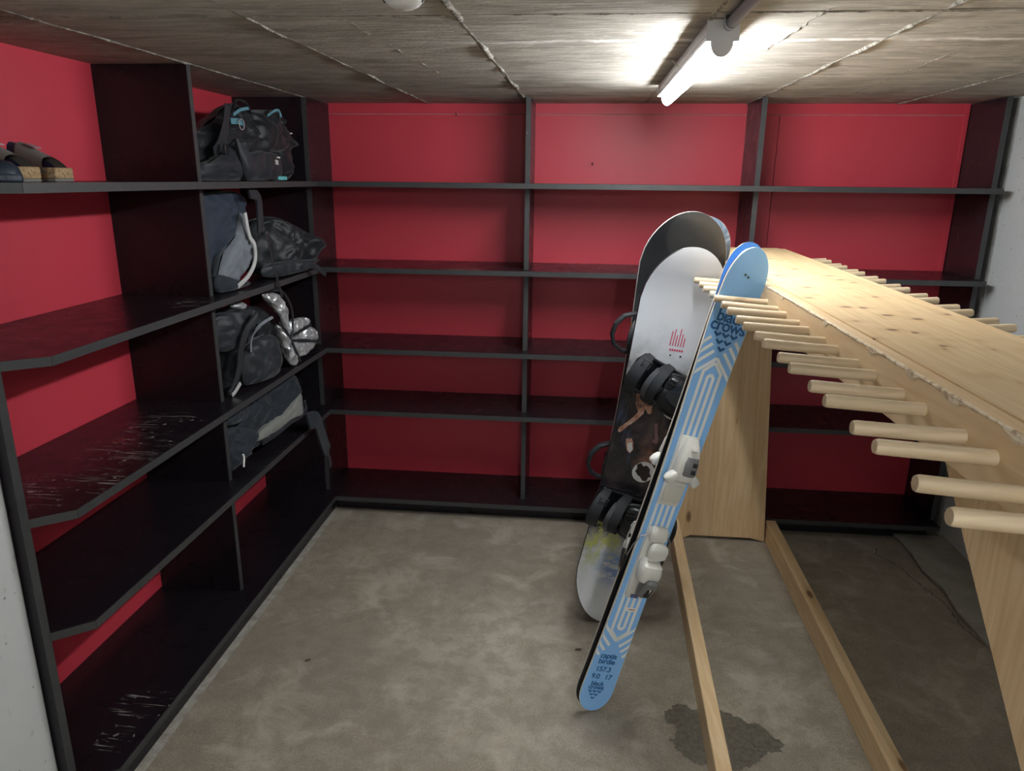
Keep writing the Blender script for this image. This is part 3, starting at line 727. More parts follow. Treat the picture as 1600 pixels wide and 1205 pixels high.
M_lad = newmat('ladder strap', (.05, .052, .056), .35)
M_disc = newmat('binding disc', (.02, .02, .022), .35)
M_yel = newmat('yellow tag', (.70, .60, .06), .5); M_org = newmat('orange tag', (.85, .33, .05), .5)
def snow_binding(t, s0, x0, zt, ang, tagm, lean=1.0, flip=1):
    """heel towards +x of the board, toes towards -x (flip = -1 turns it round)"""
    base = MB()
    for sy in (-1, 1): base.prism([(-.095, .001), (.10, .001), (.125, .030), (.085, .042), (-.05, .020), (-.10, .012)], sy*.052-.004, sy*.052+.004, 1)
    base.prism([(-.105, -.056), (.10, -.056), (.115, -.03), (.115, .03), (.10, .056), (-.105, .056), (-.12, .03), (-.12, -.03)], .0, .012, 2)
    M4 = Matrix.Translation((x0, s0, zt)) @ Matrix.Rotation(ang, 4, 'Z') @ Matrix.Diagonal((flip*1.12, 1.22, 1.1, 1))
    def put(m, nm, mat, par, **k):
        m.v = [tuple(M4 @ Vector(v)) for v in m.v]; return m.build(nm, mat, par, **k)
    b = put(base, 'binding', M_plas, t, bevel=.002, seg=1, smooth=True)
    d = lathe([(.001, .016), (.03, .016), (.042, .0145), (.044, .010)]); put(d, 'disc', M_disc, b, smooth=True)
    # heel hoop
    pts = [(.06, -.054, .030), (.10, -.053, .045)]+[(.105+.052*math.cos(R(a)), .053*math.sin(R(a)), .058) for a in range(-80, 81, 16)]+[(.10, .053, .045), (.06, .054, .030)]
    put(MB().tube(pts, .008, 8), 'heel_hoop', M_rub, b, smooth=True)
    # highback folded forward over the base: curved shell with a thick rim
    rows = []; n = 10
    for i in range(n):
        u = i/(n-1); h = .185*u; wy = .058*(1-.12*u)*math.sqrt(max(.03, 1-max(0, (u-.62)/.40)**2))
        rows.append([(.140-h+.01*math.cos(v*1.4), wy*math.sin(v), .066+.030*u*(1-u)*2.2+.040*math.cos(v)*(1-.25*u)) for v in [R(100)*(j/8-1) for j in range(17)]])
    sh = MB(); sh.grid(rows); sh.grid([[(x, y*.92, z-.007) for x, y, z in row] for row in rows])
    hb = put(sh, 'highback', M_plas, b, smooth='all')
    rim = [rows[i][0] for i in range(n)]+rows[-1][1:-1]+[rows[i][-1] for i in reversed(range(n))]
    put(MB().tube(rim, .0085, 7), 'highback_rim', M_rub, b, smooth=True)
    put(MB().ribbon([(rows[i][8][0], 0, rows[i][8][2]+.002) for i in range(1, n-1)], [.05, .06, .064, .06, .05, .044, .036, .02], .004, (0, 1, 0)), 'highback_pad', M_pad, b, bevel=.001)
    # ankle strap and toe strap
    def strap(nm, xa, lift, wd, th, mat, par, a0=8, a1=172, xs=0.):
        pts = []
        for k in range(15):
            a = R(a0+(a1-a0)*k/14); pts.append((xa+xs*math.sin(a), .060*math.cos(a), .028+lift*math.sin(a)))
        return put(MB().ribbon(pts, [wd*(.55+.45*math.sin(R(a0+(a1-a0)*k/14))) for k in range(15)], th, (1, 0, .15)), nm, mat, par, smooth=True, bevel=.002, seg=1)
    strap('ankle_strap', -.015, .084, .044, .013, M_pad, b, xs=-.055)
    strap('toe_strap', -.090, .066, .040, .011, M_pad, b, xs=-.040)
    strap('ladder', -.03, .090, .018, .005, M_lad, b, 40, 176, -.06)
    strap('ladder', -.070, .062, .014, .004, M_lad, b, 70, 178, -.045)
    for xa, zz in ((-.115, .078), (-.018, .096)):
        q = MB(); q.box(xa-.016, xa+.016, .008, .040, zz-.006, zz+.008); bk = put(q, 'ratchet', M_rub, b, bevel=.004)
        pts = [(xa-.013, .030, zz+.012), (xa-.013, .052, zz+.016), (xa+.013, .052, zz+.016), (xa+.013, .030, zz+.012)]
        put(MB().tube(pts, .0026, 6, closed=True), 'ratchet_lever', M_lad, b, smooth=True)
    q = MB(); q.box(.030, .050, -.048, -.036, .083, .089); put(q, 'tag', tagm, b)
    return b
# --- front board: pale ends, dark painted middle
def N_board():
    m = newmat('snowboard graphic', (.7, .7, .7), .25); n = N(m); n.b.inputs['Coat Weight'].default_value = .3
    co = n.coord(); xyz = n.sep(co)
    wob = n.math('MULTIPLY', n.math('SUBTRACT', n.noise(7, detail=6, rough=.65), .5), .34)
    s_ = n.math('ADD', xyz[1], wob)
    u = n.math('DIVIDE', s_, 1.5)
    white = n.mix(n.noise(1.5), (.66, .68, .71), (.76, .77, .79))
    painted = n.ramp(n.noise(5, n.coord((1.6, .9, 1), rot=(0, 0, .5)), 6, .6, .8), [(.30, (.012, .011, .013)), (.50, (.020, .018, .022)), (.60, (.06, .045, .05)), (.70, (.13, .10, .09))])
    streak = n.ramp(n.noise(6, n.coord((3, .7, 1), rot=(0, 0, 1.0), loc=(.3, 0, 0)), 6, .65), [(.56, 0.), (.68, .8)])
    bl = n.math('MULTIPLY', streak, n.blob((-.02, .79, 0), .16)); painted = n.mix(bl, painted, (.13, .20, .42))
    br = n.math('MULTIPLY', n.ramp(n.noise(14, detail=5), [(.42, 0.), (.58, 1.)]), n.blob((.075, .70, 0), .12)); painted = n.mix(br, painted, (.45, .21, .14))
    mask = n.ramp(u, [(.20, 0.), (.27, 1.), (.66, 1.), (.70, 0.)])
    mist = n.ramp(u, [(.155, 0.), (.21, .8), (.25, 0.), (.665, 0.), (.695, .55), (.78, 0.)])
    col = n.mix(mask, n.mix(n.math('MULTIPLY', mist, n.ramp(n.noise(11, detail=6), [(.35, 0.), (.6, 1.)])), white, (.30, .30, .29)), painted)
    ye = n.math('MULTIPLY', n.ramp(n.noise(16, n.coord((1.4, .8, 1), rot=(0, 0, -.5)), 6, .65), [(.42, 0.), (.56, 1.)]), n.blob((-.085, .33, 0), .15)); col = n.mix(n.math('MULTIPLY', ye, 1.4, True), col, (.52, .56, .17))
    bb = n.math('MULTIPLY', n.ramp(n.noise(15, n.coord((.8, 2, 1), rot=(0, 0, .6)), 6, .65), [(.40, 0.), (.54, 1.)]), n.blob((.01, .225, 0), .11)); col = n.mix(n.math('MULTIPLY', bb, 1.6, True), col, (.22, .33, .60))
    n.color(col); return m
M_gfx = N_board()
M_ptext = newmat('red board print', (.62, .05, .12), .4)
M_pdisc = newmat('pale board print', (.74, .72, .70), .3)
M_pfig = newmat('brown board print', (.30, .17, .13), .35); _n = N(M_pfig)
_n.color(_n.ramp(_n.noise(26, detail=6, rough=.65), [(.36, (.10, .045, .035)), (.5, (.42, .20, .12)), (.66, (.66, .48, .38))]))
M_pink = newmat('pink board print', (.30, .15, .17), .35)
M_bedge = newmat('board black sidewall', (.02, .02, .02), .4)
M_bbase = newmat('board base', (.03, .03, .032), .35)
M_cream = newmat('board cream sidewall', (.66, .66, .62), .4)
WL = 1.478; whw, wz = board_shape(WL, .283, .252, .21)
wm = frame_mtx((.128, 2.552, .006), (.369, 2.498, 1.452), R(8))
wb = thing('snowboard', 'white snowboard with a dark painted middle and two black bindings', 'snowboard', mtx=wm)
wts = board_mesh(wb, WL, whw, wz, .21, M_gfx, M_steel, M_bbase, M_bedge)
def flat(t, pts, mat, nm, dz=.0008, zf=wz):
    m = MB(); m.v = [(x, y, zf(y)+dz) for x, y in pts]; m.f = [tuple(range(len(pts)))]; m.mi = [0]; return m.build(nm, mat, t)
def strokeb(t, pts, wds, mat, nm):
    m = MB(); rows = []
    P = [Vector(p) for p in pts]
    for i, p in enumerate(P):
        d = (P[min(i+1, len(P)-1)]-P[max(i-1, 0)]).normalized(); q = Vector((-d.y, d.x))*wds[i]/2
        rows.append([(p.x+q.x, p.y+q.y, .0009), (p.x-q.x, p.y-q.y, .0009)])
    m.grid(rows); return m.build(nm, mat, t)
def disc_pts(cx, cy_, r, r0=0.): return [(cx+r*math.cos(2*math.pi*k/28), cy_+r*math.sin(2*math.pi*k/28)) for k in range(28)]
# painted limb shapes, pale discs, ghost shapes
strokeb(wts, [(-.062, .955), (-.056, .925), (-.052, .895), (-.045, .868), (-.062, .84), (-.085, .815), (-.102, .795), (-.108, .783)], [.030, .040, .036, .022, .018, .015, .018, .010], M_pfig, 'limb_print')
strokeb(wts, [(-.03, .955), (-.026, .92), (-.022, .89), (-.012, .868)], [.028, .034, .026, .012], M_pfig, 'limb_print')
strokeb(wts, [(.020, .835), (.028, .80), (.036, .775), (.030, .760)], [.012, .012, .014, .022], M_pink, 'limb_print')
flat(wts, disc_pts(.073, .905, .047), M_pdisc, 'disc_print', .0007); flat(wts, [(x, y) for x, y in disc_pts(.068, .915, .038)], M_pfig, 'figure_print', .0011)
flat(wts, disc_pts(.018, .638, .042), M_pdisc, 'disc_print', .0007)
flat(wts, [(.018+(.034 if k % 2 else .026)*math.cos(2*math.pi*k/14+.4), .638+(.036 if k % 3 else .024)*math.sin(2*math.pi*k/14)) for k in range(14)], newmat('dark figure print', (.03, .02, .02), .3), 'figure_print', .0011)
flat(wts, [(-.075, .760), (-.055, .765), (-.045, .748), (-.040, .722), (-.048, .706), (-.060, .712), (-.070, .735)], M_pfig, 'mask_print', .0007)
flat(wts, [(-.066, .744), (-.052, .750), (-.046, .735), (-.043, .718), (-.050, .710), (-.061, .720)], M_pdisc, 'mask_print', .0011)
# lines of tiny red print and two insert holes
for k in range(6):
    ln = [.052, .060, .040, .064, .046, .034][k]; flat(wts, [(-.004+k*.0095, 1.128), (-.0005+k*.0095, 1.128), (-.0005+k*.0095, 1.128+ln), (-.004+k*.0095, 1.128+ln)], M_ptext, 'print_line', .0007)
for k in range(6): flat(wts, [(.0+k*.0085, 1.110), (.006+k*.0085, 1.110), (.006+k*.0085, 1.118), (.0+k*.0085, 1.118)], M_ptext, 'print_mark', .0007)
M_hole = newmat('insert hole', (.01, .01, .01), .6)
for x in (.008, .045): flat(wts, [(x+.0035*math.cos(a*.785), 1.094+.0035*math.sin(a*.785)) for a in range(8)], M_hole, 'insert_hole', .0009)
snow_binding(wb, .985, .008, .001, R(-20), M_yel)
snow_binding(wb, .475, -.012, .001, R(-10), M_org)
# --- middle board: charcoal
M_char = newmat('charcoal topsheet', (.05, .055, .06), .28); _n = N(M_char)
_c = _n.mix(_n.noise(2.2, detail=3), (.014, .0155, .017), (.030, .032, .034))
for _p, _r in (((.03, 1.50, 0), .12), ((-.02, 1.05, 0), .16), ((-.10, 1.2, 0), .07)):
    _c = _n.mix(_n.ramp(_n.blob(_p, _r), [(.0, 0.), (.03, .45)]), _c, (.055, .058, .062))
_n.color(_c)
DL = 1.577; dhw, dz_ = board_shape(DL, .312, .268, .22)
dm = frame_mtx((.178, 2.735, .006), (.384, 2.688, 1.565), R(8))
db = thing('snowboard', 'charcoal snowboard with a pale rim standing behind the white board', 'snowboard', mtx=dm)
board_mesh(db, DL, dhw, dz_, .22, M_char, M_steel, M_bbase, M_cream)
for s0, x0 in ((1.115, -.005), (.60, -.005)):
    bb = snow_binding(db, s0, x0, .001, R(4), M_org, lean=1.0)
    # open ankle strap standing out past the edge of the board
    pts = [(-.105, s0+.070, .03), (-.145, s0+.078, .04), (-.185, s0+.066, .046), (-.212, s0+.034, .05), (-.219, s0-.006, .05), (-.205, s0-.042, .046), (-.17, s0-.066, .04), (-.12, s0-.070, .03)]
    MB().ribbon(pts, .030, .012, (0, 0, 1)).build('open_strap', M_pad, bb, smooth=True, bevel=.002, seg=1)
    MB().box(-.150, -.138, s0-.0, s0+.034, .012, .045).build('tag', M_org if s0 > 1 else M_rub, bb)
# --- rear board: only its tip shows
M_tip = newmat('blue board topsheet', (.10, .17, .28), .3); _n = N(M_tip)
_n.color(_n.ramp(_n.noise(9, detail=4, dist=.8), [(.42, (.06, .10, .17)), (.5, (.13, .22, .36)), (.58, (.45, .50, .55))]))
M_tan = newmat('tan sidewall', (.72, .50, .30), .4)
TL = 1.575; thw, tz = board_shape(TL, .236, .226, .17)
tm = frame_mtx((.150, 2.795, .006), (.440, 2.724, 1.567), R(8))
tb = thing('snowboard', 'blue snowboard hidden behind the charcoal one, only its tip showing', 'snowboard', mtx=tm)
board_mesh(tb, TL, thw, tz, .17, M_tip, M_steel, M_bbase, M_tan)

# ================================================================ BAGS IN THE LEFT SHELVES
def fabric(name, col, rough=.75, sc=1.):
    m = newmat(name, col, rough, spec=.35); n = N(m)
    n.color(n.mix(n.noise(7*sc, detail=5), tuple(c*.72 for c in col), tuple(c*1.3 for c in col)))
    n.bump(n.math('ADD', n.noise(28, detail=5, rough=.6), n.math('MULTIPLY', n.noise(420, detail=1), .25)), .35, .006)
    n.b.inputs['Sheen Weight'].default_value = .15
    return m
F_black = fabric('black nylon', (.0070, .0088, .0122), .46)
F_char = fabric('charcoal nylon', (.0145, .0172, .0225), .5)
F_navy = fabric('navy fabric', (.014, .023, .042), .7)
F_slate = fabric('slate fabric', (.0115, .0170, .0245), .7)
F_grey = fabric('grey fabric', (.16, .175, .20), .75)
F_pale = fabric('pale grey piping', (.50, .50, .49), .7)
F_olive = fabric('olive grey fabric', (.20, .205, .19), .75)
F_teal = fabric('teal webbing', (.09, .24, .30), .6)
F_foil = newmat('silver foil lining', (.66, .68, .70), .28, .6); _n = N(F_foil)
_n.bump(_n.vor(22), .9, .02); _n.color(_n.mix(_n.noise(24), (.45, .47, .5), (.8, .81, .82)))
F_white = newmat('white trim', (.75, .75, .73), .6)
def smooth_poly(p, k=5):
    out = []; n = len(p)
    for i in range(n):
        a, b, c, d = [Vector(p[(i+j-1) % n]) for j in range(4)]
        for t in range(k):
            t /= k; out.append(.5*((2*b)+(c-a)*t+(2*a-5*b+4*c-d)*t*t+(3*b-a-3*c+d)*t**3))
    return out
def plane_x(A, B): return lambda y: A[0]+(B[0]-A[0])*(y-A[1])/(B[1]-A[1])
def puff(name, poly, A, B, front, backd, mat, parent, org, seed=0., amp=.006, zmin=0., xmin=W+.006, ymin=Y1+T+.003, ymax=None, k=8, fold=7.):
    """stuffed cloth body: outline in (y, z), swelling towards +x and -x, with creases"""
    fx = plane_x(A, B); out = smooth_poly(poly, k); n = len(out)
    c = sum(out, Vector((0, 0)))/n; m = MB(); rings_ = []
    rs = [1, .99, .97, .945, .91, .87, .82, .76, .70, .63, .56, .48, .40, .32, .24, .16, .08]
    for sgn in (1, -1):
        rows = []
        for r in rs:
            row = []
            for p in out:
                q = c+(p-c)*r; d = (front if sgn > 0 else backd)*max(0, 1-r**2.6)**.55
                h = noise.noise((q.x*fold+seed, q.y*fold, seed))*2.2+(1-abs(noise.noise((q.x*fold*1.9+q.y*6, q.y*fold*1.3-seed, seed+3)))*2.4)*.9
                h += .8*(1-2.6*abs(noise.noise((q.x*fold*3.3-q.y*11, q.y*fold*2.4+seed, seed+9))))
                x = fx(q.x)+sgn*(d+amp*h*min(1, (1-r)*6+.25))
                y = q.x+amp*.5*noise.noise((q.y*25, x*20, seed))
                z = max(q.y, zmin+.002)
                y = max(y, ymin)
                if ymax: y = min(y, ymax)
                row.append((max(x, xmin), y, z))
            rows.append(row)
        cen = (max(fx(c.x)+sgn*(front if sgn > 0 else backd), xmin), c.x, max(c.y, zmin+.002))
        k0 = len(m.v); m.grid(rows, close_u=True); e = len(m.v); m.v.append(cen)
        m.f += [(e-n+j, e-n+(j+1) % n, e) for j in range(n)]; m.mi += [0]*n
        rings_.append(k0)
    o = m.build(name, mat, parent, org, smooth='all'); return o
def strap_(name, pts, A, B, wd, mat, parent, org, off=.0, th=.004, side=(0, 1, .35), xs=None):
    fx = plane_x(A, B); P = [Vector((fx(y)+off+(xs[i] if xs else 0), y, z)) for i, (y, z) in enumerate(pts)]
    fine = []
    for i in range(len(P)-1):
        a, b, c, d = P[max(i-1, 0)], P[i], P[i+1], P[min(i+2, len(P)-1)]
        for t in range(5):
            t /= 5; fine.append(.5*((2*b)+(c-a)*t+(2*a-5*b+4*c-d)*t*t+(3*b-a-3*c+d)*t**3))
    fine.append(P[-1])
    return MB().ribbon(fine, wd, th, side).build(name, mat, parent, org, bevel=.001, seg=1)
def buckle(y, z, x, parent, org, sc=1., mat=None):
    m = MB(); m.box(x, x+.008*sc, y-.013*sc, y+.013*sc, z-.020*sc, z+.020*sc)
    return m.build('buckle', mat or M_lad, parent, org, bevel=.003)
# --- top shelf: black backpack with teal webbing
A_, B_ = (-1.46, 2.47), (-1.33, 3.38); o_ = (-1.42, 2.95, S1)
bag = thing('backpack', 'black backpack with teal webbing on the top left shelf', 'backpack', o_)
puff('body', [(2.60, 1.80), (2.699, 1.83), (2.79, 1.876), (2.883, 1.93), (2.932, 1.946), (3.015, 1.929), (3.107, 1.937), (3.229, 1.941), (3.274, 1.892), (3.371, 1.816), (3.311, 1.78), (3.281, 1.662), (3.042, 1.653), (2.60, 1.654)], A_, B_, .05, .10, F_black, bag, o_, 1.3, .014, S1, fold=9.)
A_, B_ = (-1.34, 2.47), (-1.25, 3.3)
puff('front_panel', [(2.513, 1.709), (2.617, 1.717), (2.749, 1.777), (2.808, 1.808), (2.845, 1.757), (2.977, 1.768), (3.116, 1.747), (3.089, 1.656), (2.862, 1.653), (2.514, 1.655)], (-1.37, 2.47), (-1.28, 3.3), .03, .05, F_char, bag, o_, 4.1, .009, S1, fold=9.)
puff('side_pocket', [(2.733, 1.805), (2.781, 1.755), (2.913, 1.766), (2.894, 1.687), (2.809, 1.655), (2.768, 1.674)], (-1.325, 2.47), (-1.245, 3.3), .018, .03, F_char, bag, o_, 7.7, .004, S1)
puff('lid', [(2.992, 1.885), (3.121, 1.894), (3.196, 1.841), (3.248, 1.811), (3.186, 1.775), (3.05, 1.771), (2.978, 1.799)], (-1.39, 2.47), (-1.30, 3.38), .035, .05, F_black, bag, o_, 9.2, .005, S1)
A_, B_ = (-1.38, 2.47), (-1.27, 3.38)
strap_('webbing', [(2.81, 1.893), (2.85, 1.912), (2.89, 1.922), (2.922, 1.927)], A_, B_, .012, F_teal, bag, o_, side=(0, -.3, 1))
strap_('webbing', [(2.79, 1.870), (2.825, 1.872), (2.85, 1.872), (2.875, 1.866)], A_, B_, .022, F_teal, bag, o_, side=(0, -.1, 1))
strap_('webbing', [(3.055, 1.91), (3.09, 1.925), (3.124, 1.937), (3.15, 1.936), (3.162, 1.912)], A_, B_, .010, F_teal, bag, o_, side=(0, -.3, 1))
strap_('shoulder_strap', [(2.781, 1.925), (2.756, 1.857), (2.709, 1.786), (2.665, 1.752)], A_, B_, .045, F_char, bag, o_, side=(0, 1, .2))
strap_('grab_loop', [(2.80, 1.90), (2.84, 1.948), (2.90, 1.945), (2.93, 1.91)], A_, B_, .012, F_black, bag, o_, side=(1, 0, 0))
MB().tube([(-1.325, 2.845+.022*math.cos(a*.5236), 1.862+.020*math.sin(a*.5236)) for a in range(12)], .002, 6, closed=True).build('ring', M_clip, bag, o_)
buckle(2.69, 1.765, -1.325, bag, o_, .9, M_rub)
for y, z, w_, h_ in ((3.005, 1.742, .018, .006), (2.985, 1.718, .003, .018), (3.0, 1.716, .003, .018), (3.16, 1.845, .012, .005)): MB().box(-1.262, -1.256, y, y+w_, z, z+h_).build('zip_pull', F_white, bag, o_)
strap_('tab', [(2.948, 1.664), (3.018, 1.664)], (-1.285, 2.47), (-1.205, 3.3), .014, fabric('bright teal', (.10, .40, .42), .6), bag, o_, side=(0, 0, 1))
# --- second shelf: navy and grey backpack, black stuff bag beside it
o_ = (-1.38, 2.62, S2)
bag = thing('backpack', 'navy backpack with a pale grey side panel on the second left shelf', 'backpack', o_)
puff('body', [(2.50, 1.597), (2.594, 1.616), (2.754, 1.618), (2.818, 1.584), (2.80, 1.50), (2.80, 1.38), (2.77, 1.27), (2.50, 1.265), (2.47, 1.40)], (-1.42, 2.47), (-1.34, 3.38), .06, .10, F_navy, bag, o_, 2.4, .008, S2)
puff('front_panel', [(2.518, 1.597), (2.594, 1.612), (2.754, 1.615), (2.818, 1.584), (2.798, 1.53), (2.738, 1.448), (2.605, 1.382), (2.526, 1.339), (2.487, 1.343)], (-1.37, 2.47), (-1.29, 3.38), .035, .05, F_navy, bag, o_, 5.9, .012, S2)
puff('side_panel', [(2.694, 1.538), (2.738, 1.485), (2.76, 1.393), (2.727, 1.347), (2.66, 1.300), (2.60, 1.272), (2.50, 1.290), (2.548, 1.389), (2.651, 1.461)], (-1.31, 2.47), (-1.25, 3.38), .022, .05, F_grey, bag, o_, 8.8, .008, S2, fold=9.)
strap_('piping', [(2.671, 1.539), (2.690, 1.453), (2.722, 1.415), (2.715, 1.355), (2.659, 1.307), (2.574, 1.277)], (-1.275, 2.47), (-1.215, 3.38), .020, F_pale, bag, o_, side=(0, 1, .1), th=.006)
puff('lower_pocket', [(2.487, 1.33), (2.60, 1.30), (2.70, 1.275), (2.661, 1.264), (2.50, 1.264), (2.462, 1.29)], (-1.30, 2.47), (-1.235, 3.38), .02, .04, F_slate, bag, o_, 3.3, .004, S2)
strap_('shoulder_strap', [(2.735, 1.612), (2.800, 1.590), (2.802, 1.510), (2.795, 1.455)], (-1.29, 2.47), (-1.22, 3.38), .042, F_char, bag, o_, side=(0, 1, .1), th=.010)
strap_('webbing', [(2.795, 1.455), (2.80, 1.40), (2.80, 1.33), (2.80, 1.275), (2.815, 1.20)], (-1.275, 2.47), (-1.205, 3.38), .016, F_black, bag, o_, side=(0, 1, .1), off=.012, xs=[0, .006, .014, .026, .032])
buckle(2.80, 1.445, -1.245, bag, o_, 1.); buckle(2.822, 1.40, -1.24, bag, o_, .8, M_rub)
o_ = (-1.32, 3.05, S2)
bag = thing('stuff_bag', 'crumpled black bag slumped beside the navy backpack', 'bag', o_)
puff('body', [(2.90, 1.47), (2.946, 1.504), (3.002, 1.508), (3.073, 1.479), (3.146, 1.441), (3.239, 1.386), (3.219, 1.345), (3.169, 1.31), (3.059, 1.27), (2.955, 1.265), (2.90, 1.30)], (-1.385, 2.85), (-1.165, 3.25), .045, .10, F_black, bag, o_, 6.6, .013, S2, fold=10.)
puff('flap', [(2.865, 1.316), (2.974, 1.327), (3.121, 1.321), (3.188, 1.314), (3.118, 1.281), (3.02, 1.269), (2.909, 1.267), (2.852, 1.28)], (-1.35, 2.7), (-1.16, 3.25), .02, .04, F_char, bag, o_, 2.2, .006, S2)
strap_('strap_end', [(3.05, 1.300), (3.13, 1.290), (3.17, 1.265), (3.20, 1.245)], (-1.33, 2.7), (-1.16, 3.25), .022, F_char, bag, o_, side=(0, .3, 1), off=.02)
strap_('drawcord', [(3.09, 1.345), (3.14, 1.325), (3.175, 1.335), (3.19, 1.36)], (-1.385, 2.85), (-1.165, 3.25), .005, F_grey, bag, o_, side=(0, .3, 1), off=.01)
# --- third shelf: black cool bag with silver lining
o_ = (-1.36, 2.75, S3)
bag = thing('cooler_bag', 'black holdall with a crinkled silver lining hanging out on the third left shelf', 'bag', o_)
puff('body', [(2.52, 1.168), (2.668, 1.176), (2.79, 1.165), (2.909, 1.138), (2.966, 1.082), (3.008, 0.994), (2.997, 0.907), (2.93, .876), (2.73, 0.874), (2.52, 0.874), (2.50, 1.0)], (-1.43, 2.47), (-1.27, 3.3), .05, .10, F_black, bag, o_, 1.9, .013, S3, fold=9.)
puff('lid', [(2.52, 1.165), (2.668, 1.171), (2.76, 1.15), (2.70, 1.06), (2.64, 1.03), (2.52, 1.045)], (-1.36, 2.47), (-1.22, 3.1), .02, .05, F_char, bag, o_, 3.8, .009, S3, fold=10.)
puff('front_pocket', [(2.627, 1.01), (2.73, 1.050), (2.823, 1.037), (2.858, 0.944), (2.80, 0.876), (2.66, 0.874), (2.61, .90)], (-1.335, 2.47), (-1.195, 3.1), .028, .06, F_char, bag, o_, 7.1, .008, S3)
strap_('shoulder_strap', [(2.70, 1.155), (2.632, 1.105), (2.59, 1.035), (2.57, .965), (2.535, .91), (2.50, .88)], (-1.325, 2.47), (-1.185, 3.1), .045, F_black, bag, o_, off=.012, side=(0, 1, .25), th=.007)
strap_('strap_trim', [(2.548, .913), (2.515, .888), (2.495, .878)], (-1.315, 2.47), (-1.175, 3.1), .018, F_pale, bag, o_, off=.018, side=(0, 1, -.5))
strap_('zip', [(2.788, 1.124), (2.706, 1.105), (2.652, 1.066), (2.639, 1.012)], (-1.325, 2.47), (-1.185, 3.1), .012, F_grey, bag, o_, off=.016, side=(0, 1, .6))
A_, B_ = (-1.34, 2.47), (-1.20, 3.2)
for nm, p, sd in (('lining', [(2.794, 1.213), (2.891, 1.203), (2.948, 1.14), (2.957, 1.061), (2.945, 1.016), (2.912, 1.09), (2.85, 1.165)], 1.), ('lining', [(2.932, 1.011), (2.969, 1.074), (3.085, 1.069), (3.105, 1.041), (3.02, 1.025)], 2.), ('lining', [(2.958, .994), (3.058, .972), (3.164, .946), (3.169, .987), (3.11, 1.024), (3.04, 1.01)], 3.), ('lining', [(2.957, .986), (3.06, .968), (3.163, .938), (3.05, .905), (2.992, .916)], 4.), ('lining', [(2.873, 1.077), (2.933, 1.018), (3.001, .883), (2.945, .890), (2.913, .975)], 5.), ('lining', [(2.597, 1.198), (2.636, 1.212), (2.677, 1.192), (2.663, 1.173)], 6.)):
    puff(nm, p, A_, B_, .014, .014, F_foil, bag, o_, sd*3.3, .006, S3, fold=16.)
for p in ([(2.80, 1.225), (2.90, 1.214), (2.962, 1.14), (2.968, 1.06), (2.945, 1.005)], [(2.935, 1.012), (3.02, 1.020), (3.105, 1.033)], [(2.955, .991), (3.06, .970), (3.168, .940)], [(2.87, 1.085), (2.935, 1.012), (3.005, .885)]):
    strap_('lining_binding', p, A_, B_, .012, F_black, bag, o_, off=.014, side=(0, .4, 1), th=.006)
# --- fourth shelf: slate backpack with an olive stripe
o_ = (-1.37, 2.8, S4)
bag = thing('backpack', 'slate blue backpack with a pale olive stripe lying on the fourth left shelf', 'backpack', o_)
puff('body', [(2.52, .72), (2.554, 0.766), (2.718, 0.783), (2.733, 0.801), (2.987, 0.800), (3.115, 0.802), (3.153, 0.713), (3.131, 0.676), (3.08, 0.600), (2.79, 0.575), (2.55, .58)], (-1.40, 2.47), (-1.29, 3.3), .04, .09, F_slate, bag, o_, 5.2, .013, S4, fold=8.)
puff('stripe_panel', [(3.08, 0.714), (3.102, 0.677), (3.093, 0.619), (2.966, 0.625), (2.836, 0.611), (2.732, 0.611), (2.692, 0.63), (2.768, 0.659), (2.94, 0.676)], (-1.34, 2.47), (-1.26, 3.2), .022, .04, F_olive, bag, o_, 1.7, .004, S4)
strap_('base_trim', [(3.105, .672), (3.096, .622), (2.966, .618), (2.836, .606), (2.725, .606)], (-1.34, 2.47), (-1.26, 3.2), .026, F_char, bag, o_, off=.012, side=(0, -.2, 1), th=.008)
puff('lower_pocket', [(2.475, 0.744), (2.574, 0.725), (2.696, 0.656), (2.599, 0.60), (2.486, 0.575), (2.468, 0.685)], (-1.33, 2.47), (-1.25, 3.2), .022, .05, F_slate, bag, o_, 8.3, .011, S4, fold=10.)
puff('top_pocket', [(2.465, 0.775), (2.490, 0.812), (2.627, 0.818), (2.647, 0.776), (2.616, 0.742), (2.494, 0.756)], (-1.33, 2.47), (-1.25, 3.2), .018, .04, F_slate, bag, o_, 9.9, .005, S4)
MB().tube([(-1.262, 2.478+.004*math.sin(k), .650-.010*k) for k in range(6)], .004, 6).build('white_cord', F_white, bag, o_)
strap_('shoulder_strap', [(2.98, .615), (3.053, .600), (3.085, .530), (3.11, .47), (3.14, .41)], (-1.225, 2.9), (-1.185, 3.2), .078, F_slate, bag, o_, off=.016, side=(0, 1, .35), th=.010)
strap_('webbing', [(3.14, .41), (3.155, .36), (3.16, .325)], (-1.225, 2.9), (-1.185, 3.2), .028, F_black, bag, o_, off=.016, side=(0, 1, .3))
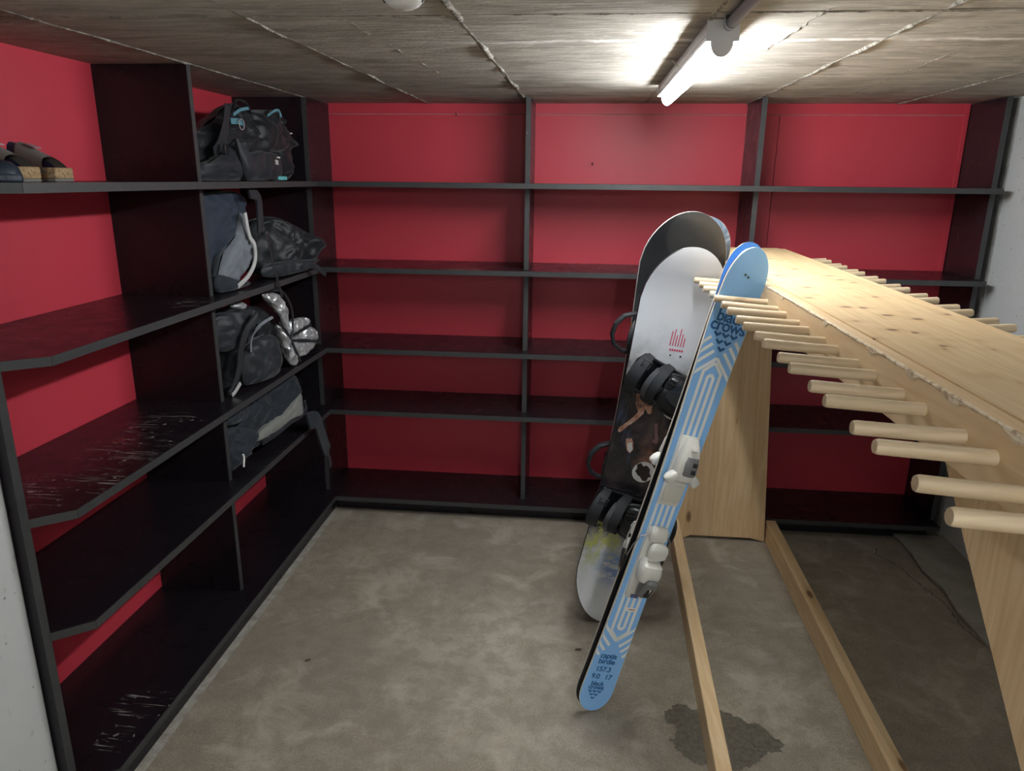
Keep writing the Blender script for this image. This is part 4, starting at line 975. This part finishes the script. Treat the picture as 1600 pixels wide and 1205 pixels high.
# ================================================================ SHOES ON THE TOP SHELF
M_cork = newmat('cork', (.36, .24, .12), .8); _n = N(M_cork)
_n.color(_n.ramp(_n.noise(120, detail=4, rough=.7), [(.38, (.22, .13, .06)), (.5, (.38, .25, .125)), (.66, (.48, .34, .19))]))
M_sole = newmat('grey rubber sole', (.19, .19, .17), .7)
M_taupe = fabric('taupe strap leather', (.15, .135, .115), .6)
M_lining = fabric('dark blue strap lining', (.018, .028, .075), .7)
def sandal(y0, xh, label):
    """heel towards the room at x = xh, toes to the wall"""
    t = thing('sandal', label, 'sandal', (xh-.115, y0, S1), 'cork sandals on the top shelf'); o = (xh-.115, y0, S1)
    def outl(k=1.): return [(xh-.236*u, y0+k*hh) for u, hh in [(0, .024), (.015, .036), (.08, .043), (.3, .044), (.5, .038), (.72, .036), (.88, .034), (.97, .022), (1., .008)]]
    L = outl(); Rr = outl(-1)
    poly = L+Rr[::-1]
    MB().prism(poly, S1+.0005, S1+.008).build('outsole', M_sole, t, o, bevel=.0015, seg=1)
    MB().prism(poly, S1+.008, S1+.036).build('cork_footbed', M_cork, t, o, bevel=.003)
    def band(nm, x0, x1, wd, mat, sc_, lift):
        rows = []
        for k in range(13):
            a = math.pi*k/12; y = y0-.050*sc_*math.cos(a); z = S1+.024+lift*sc_*math.sin(a)
            xc = x0+(x1-x0)*math.sin(a)
            rows.append([(xc+wd/2, y, z-.022*math.sin(a)), (xc-wd/2, y, z+.014*math.sin(a))])
        m = MB(); m.grid(rows); m.grid([[(x, (y-y0)*.95+y0, z-.003) for x, y, z in r] for r in rows]); return m.build(nm, mat, t, o, smooth='all')
    b = band('strap', xh-.055, xh-.080, .070, M_taupe, 1., .064); band('strap_lining', xh-.078, xh-.112, .058, M_lining, .95, .068)
    MB().ribbon([(xh-.066, y0, S1+.0855), (xh-.094, y0, S1+.0965)], .024, .003, (0, 1, 0)).build('buckle', M_clip, t, o, bevel=.001)
    return t
sandal(1.896, -1.385, 'cork sandal with a taupe strap on the top shelf, farther of the pair')
sandal(1.695, -1.325, 'cork sandal with a taupe strap on the top shelf, next to the dark clog')
M_clog = newmat('dark blue clog', (.020, .032, .050), .45)
cl = thing('clog', 'dark blue rubber clog at the left end of the top shelf', 'shoe', (-1.37, 1.562, S1)); o_ = (-1.37, 1.562, S1)
rows = []
for u, hw_, zz in ((0, .008, .020), (.02, .024, .038), (.08, .036, .047), (.2, .041, .052), (.38, .040, .060), (.5, .036, .066)):
    rows.append([(-1.258-.25*u, 1.562-hw_*math.cos(R(a)), S1+.008+(zz-.008)*max(0, math.sin(R(a)))**.7) for a in range(0, 181, 15)])
m = MB(); m.grid(rows); m.build('upper', M_clog, cl, o_, smooth='all')
poly = [(-1.256-.25*u, 1.562+h_) for u, h_ in ((0, .012), (.03, .028), (.1, .039), (.3, .043), (.6, .036), (.85, .034), (.96, .024), (1, .008))]
poly = poly+[(x, 2*1.562-y) for x, y in reversed(poly)]
MB().prism(poly, S1+.0005, S1+.020).build('sole', M_clog, cl, o_, bevel=.005)
rows = [[(-1.258-.25*u, 1.562-.036*math.cos(R(a)), S1+.015+(.045 if u > .8 else .03)*abs(math.cos(R(a)))) for a in (0, 180)] for u in (.5, .7, .9)]
MB().tube([(-1.38, 1.526, S1+.045), (-1.44, 1.526, S1+.055), (-1.495, 1.540, S1+.06), (-1.503, 1.562, S1+.06), (-1.495, 1.584, S1+.06), (-1.44, 1.598, S1+.055), (-1.38, 1.598, S1+.045)], .006, 7).build('heel_strap', M_clog, cl, o_, smooth=True)
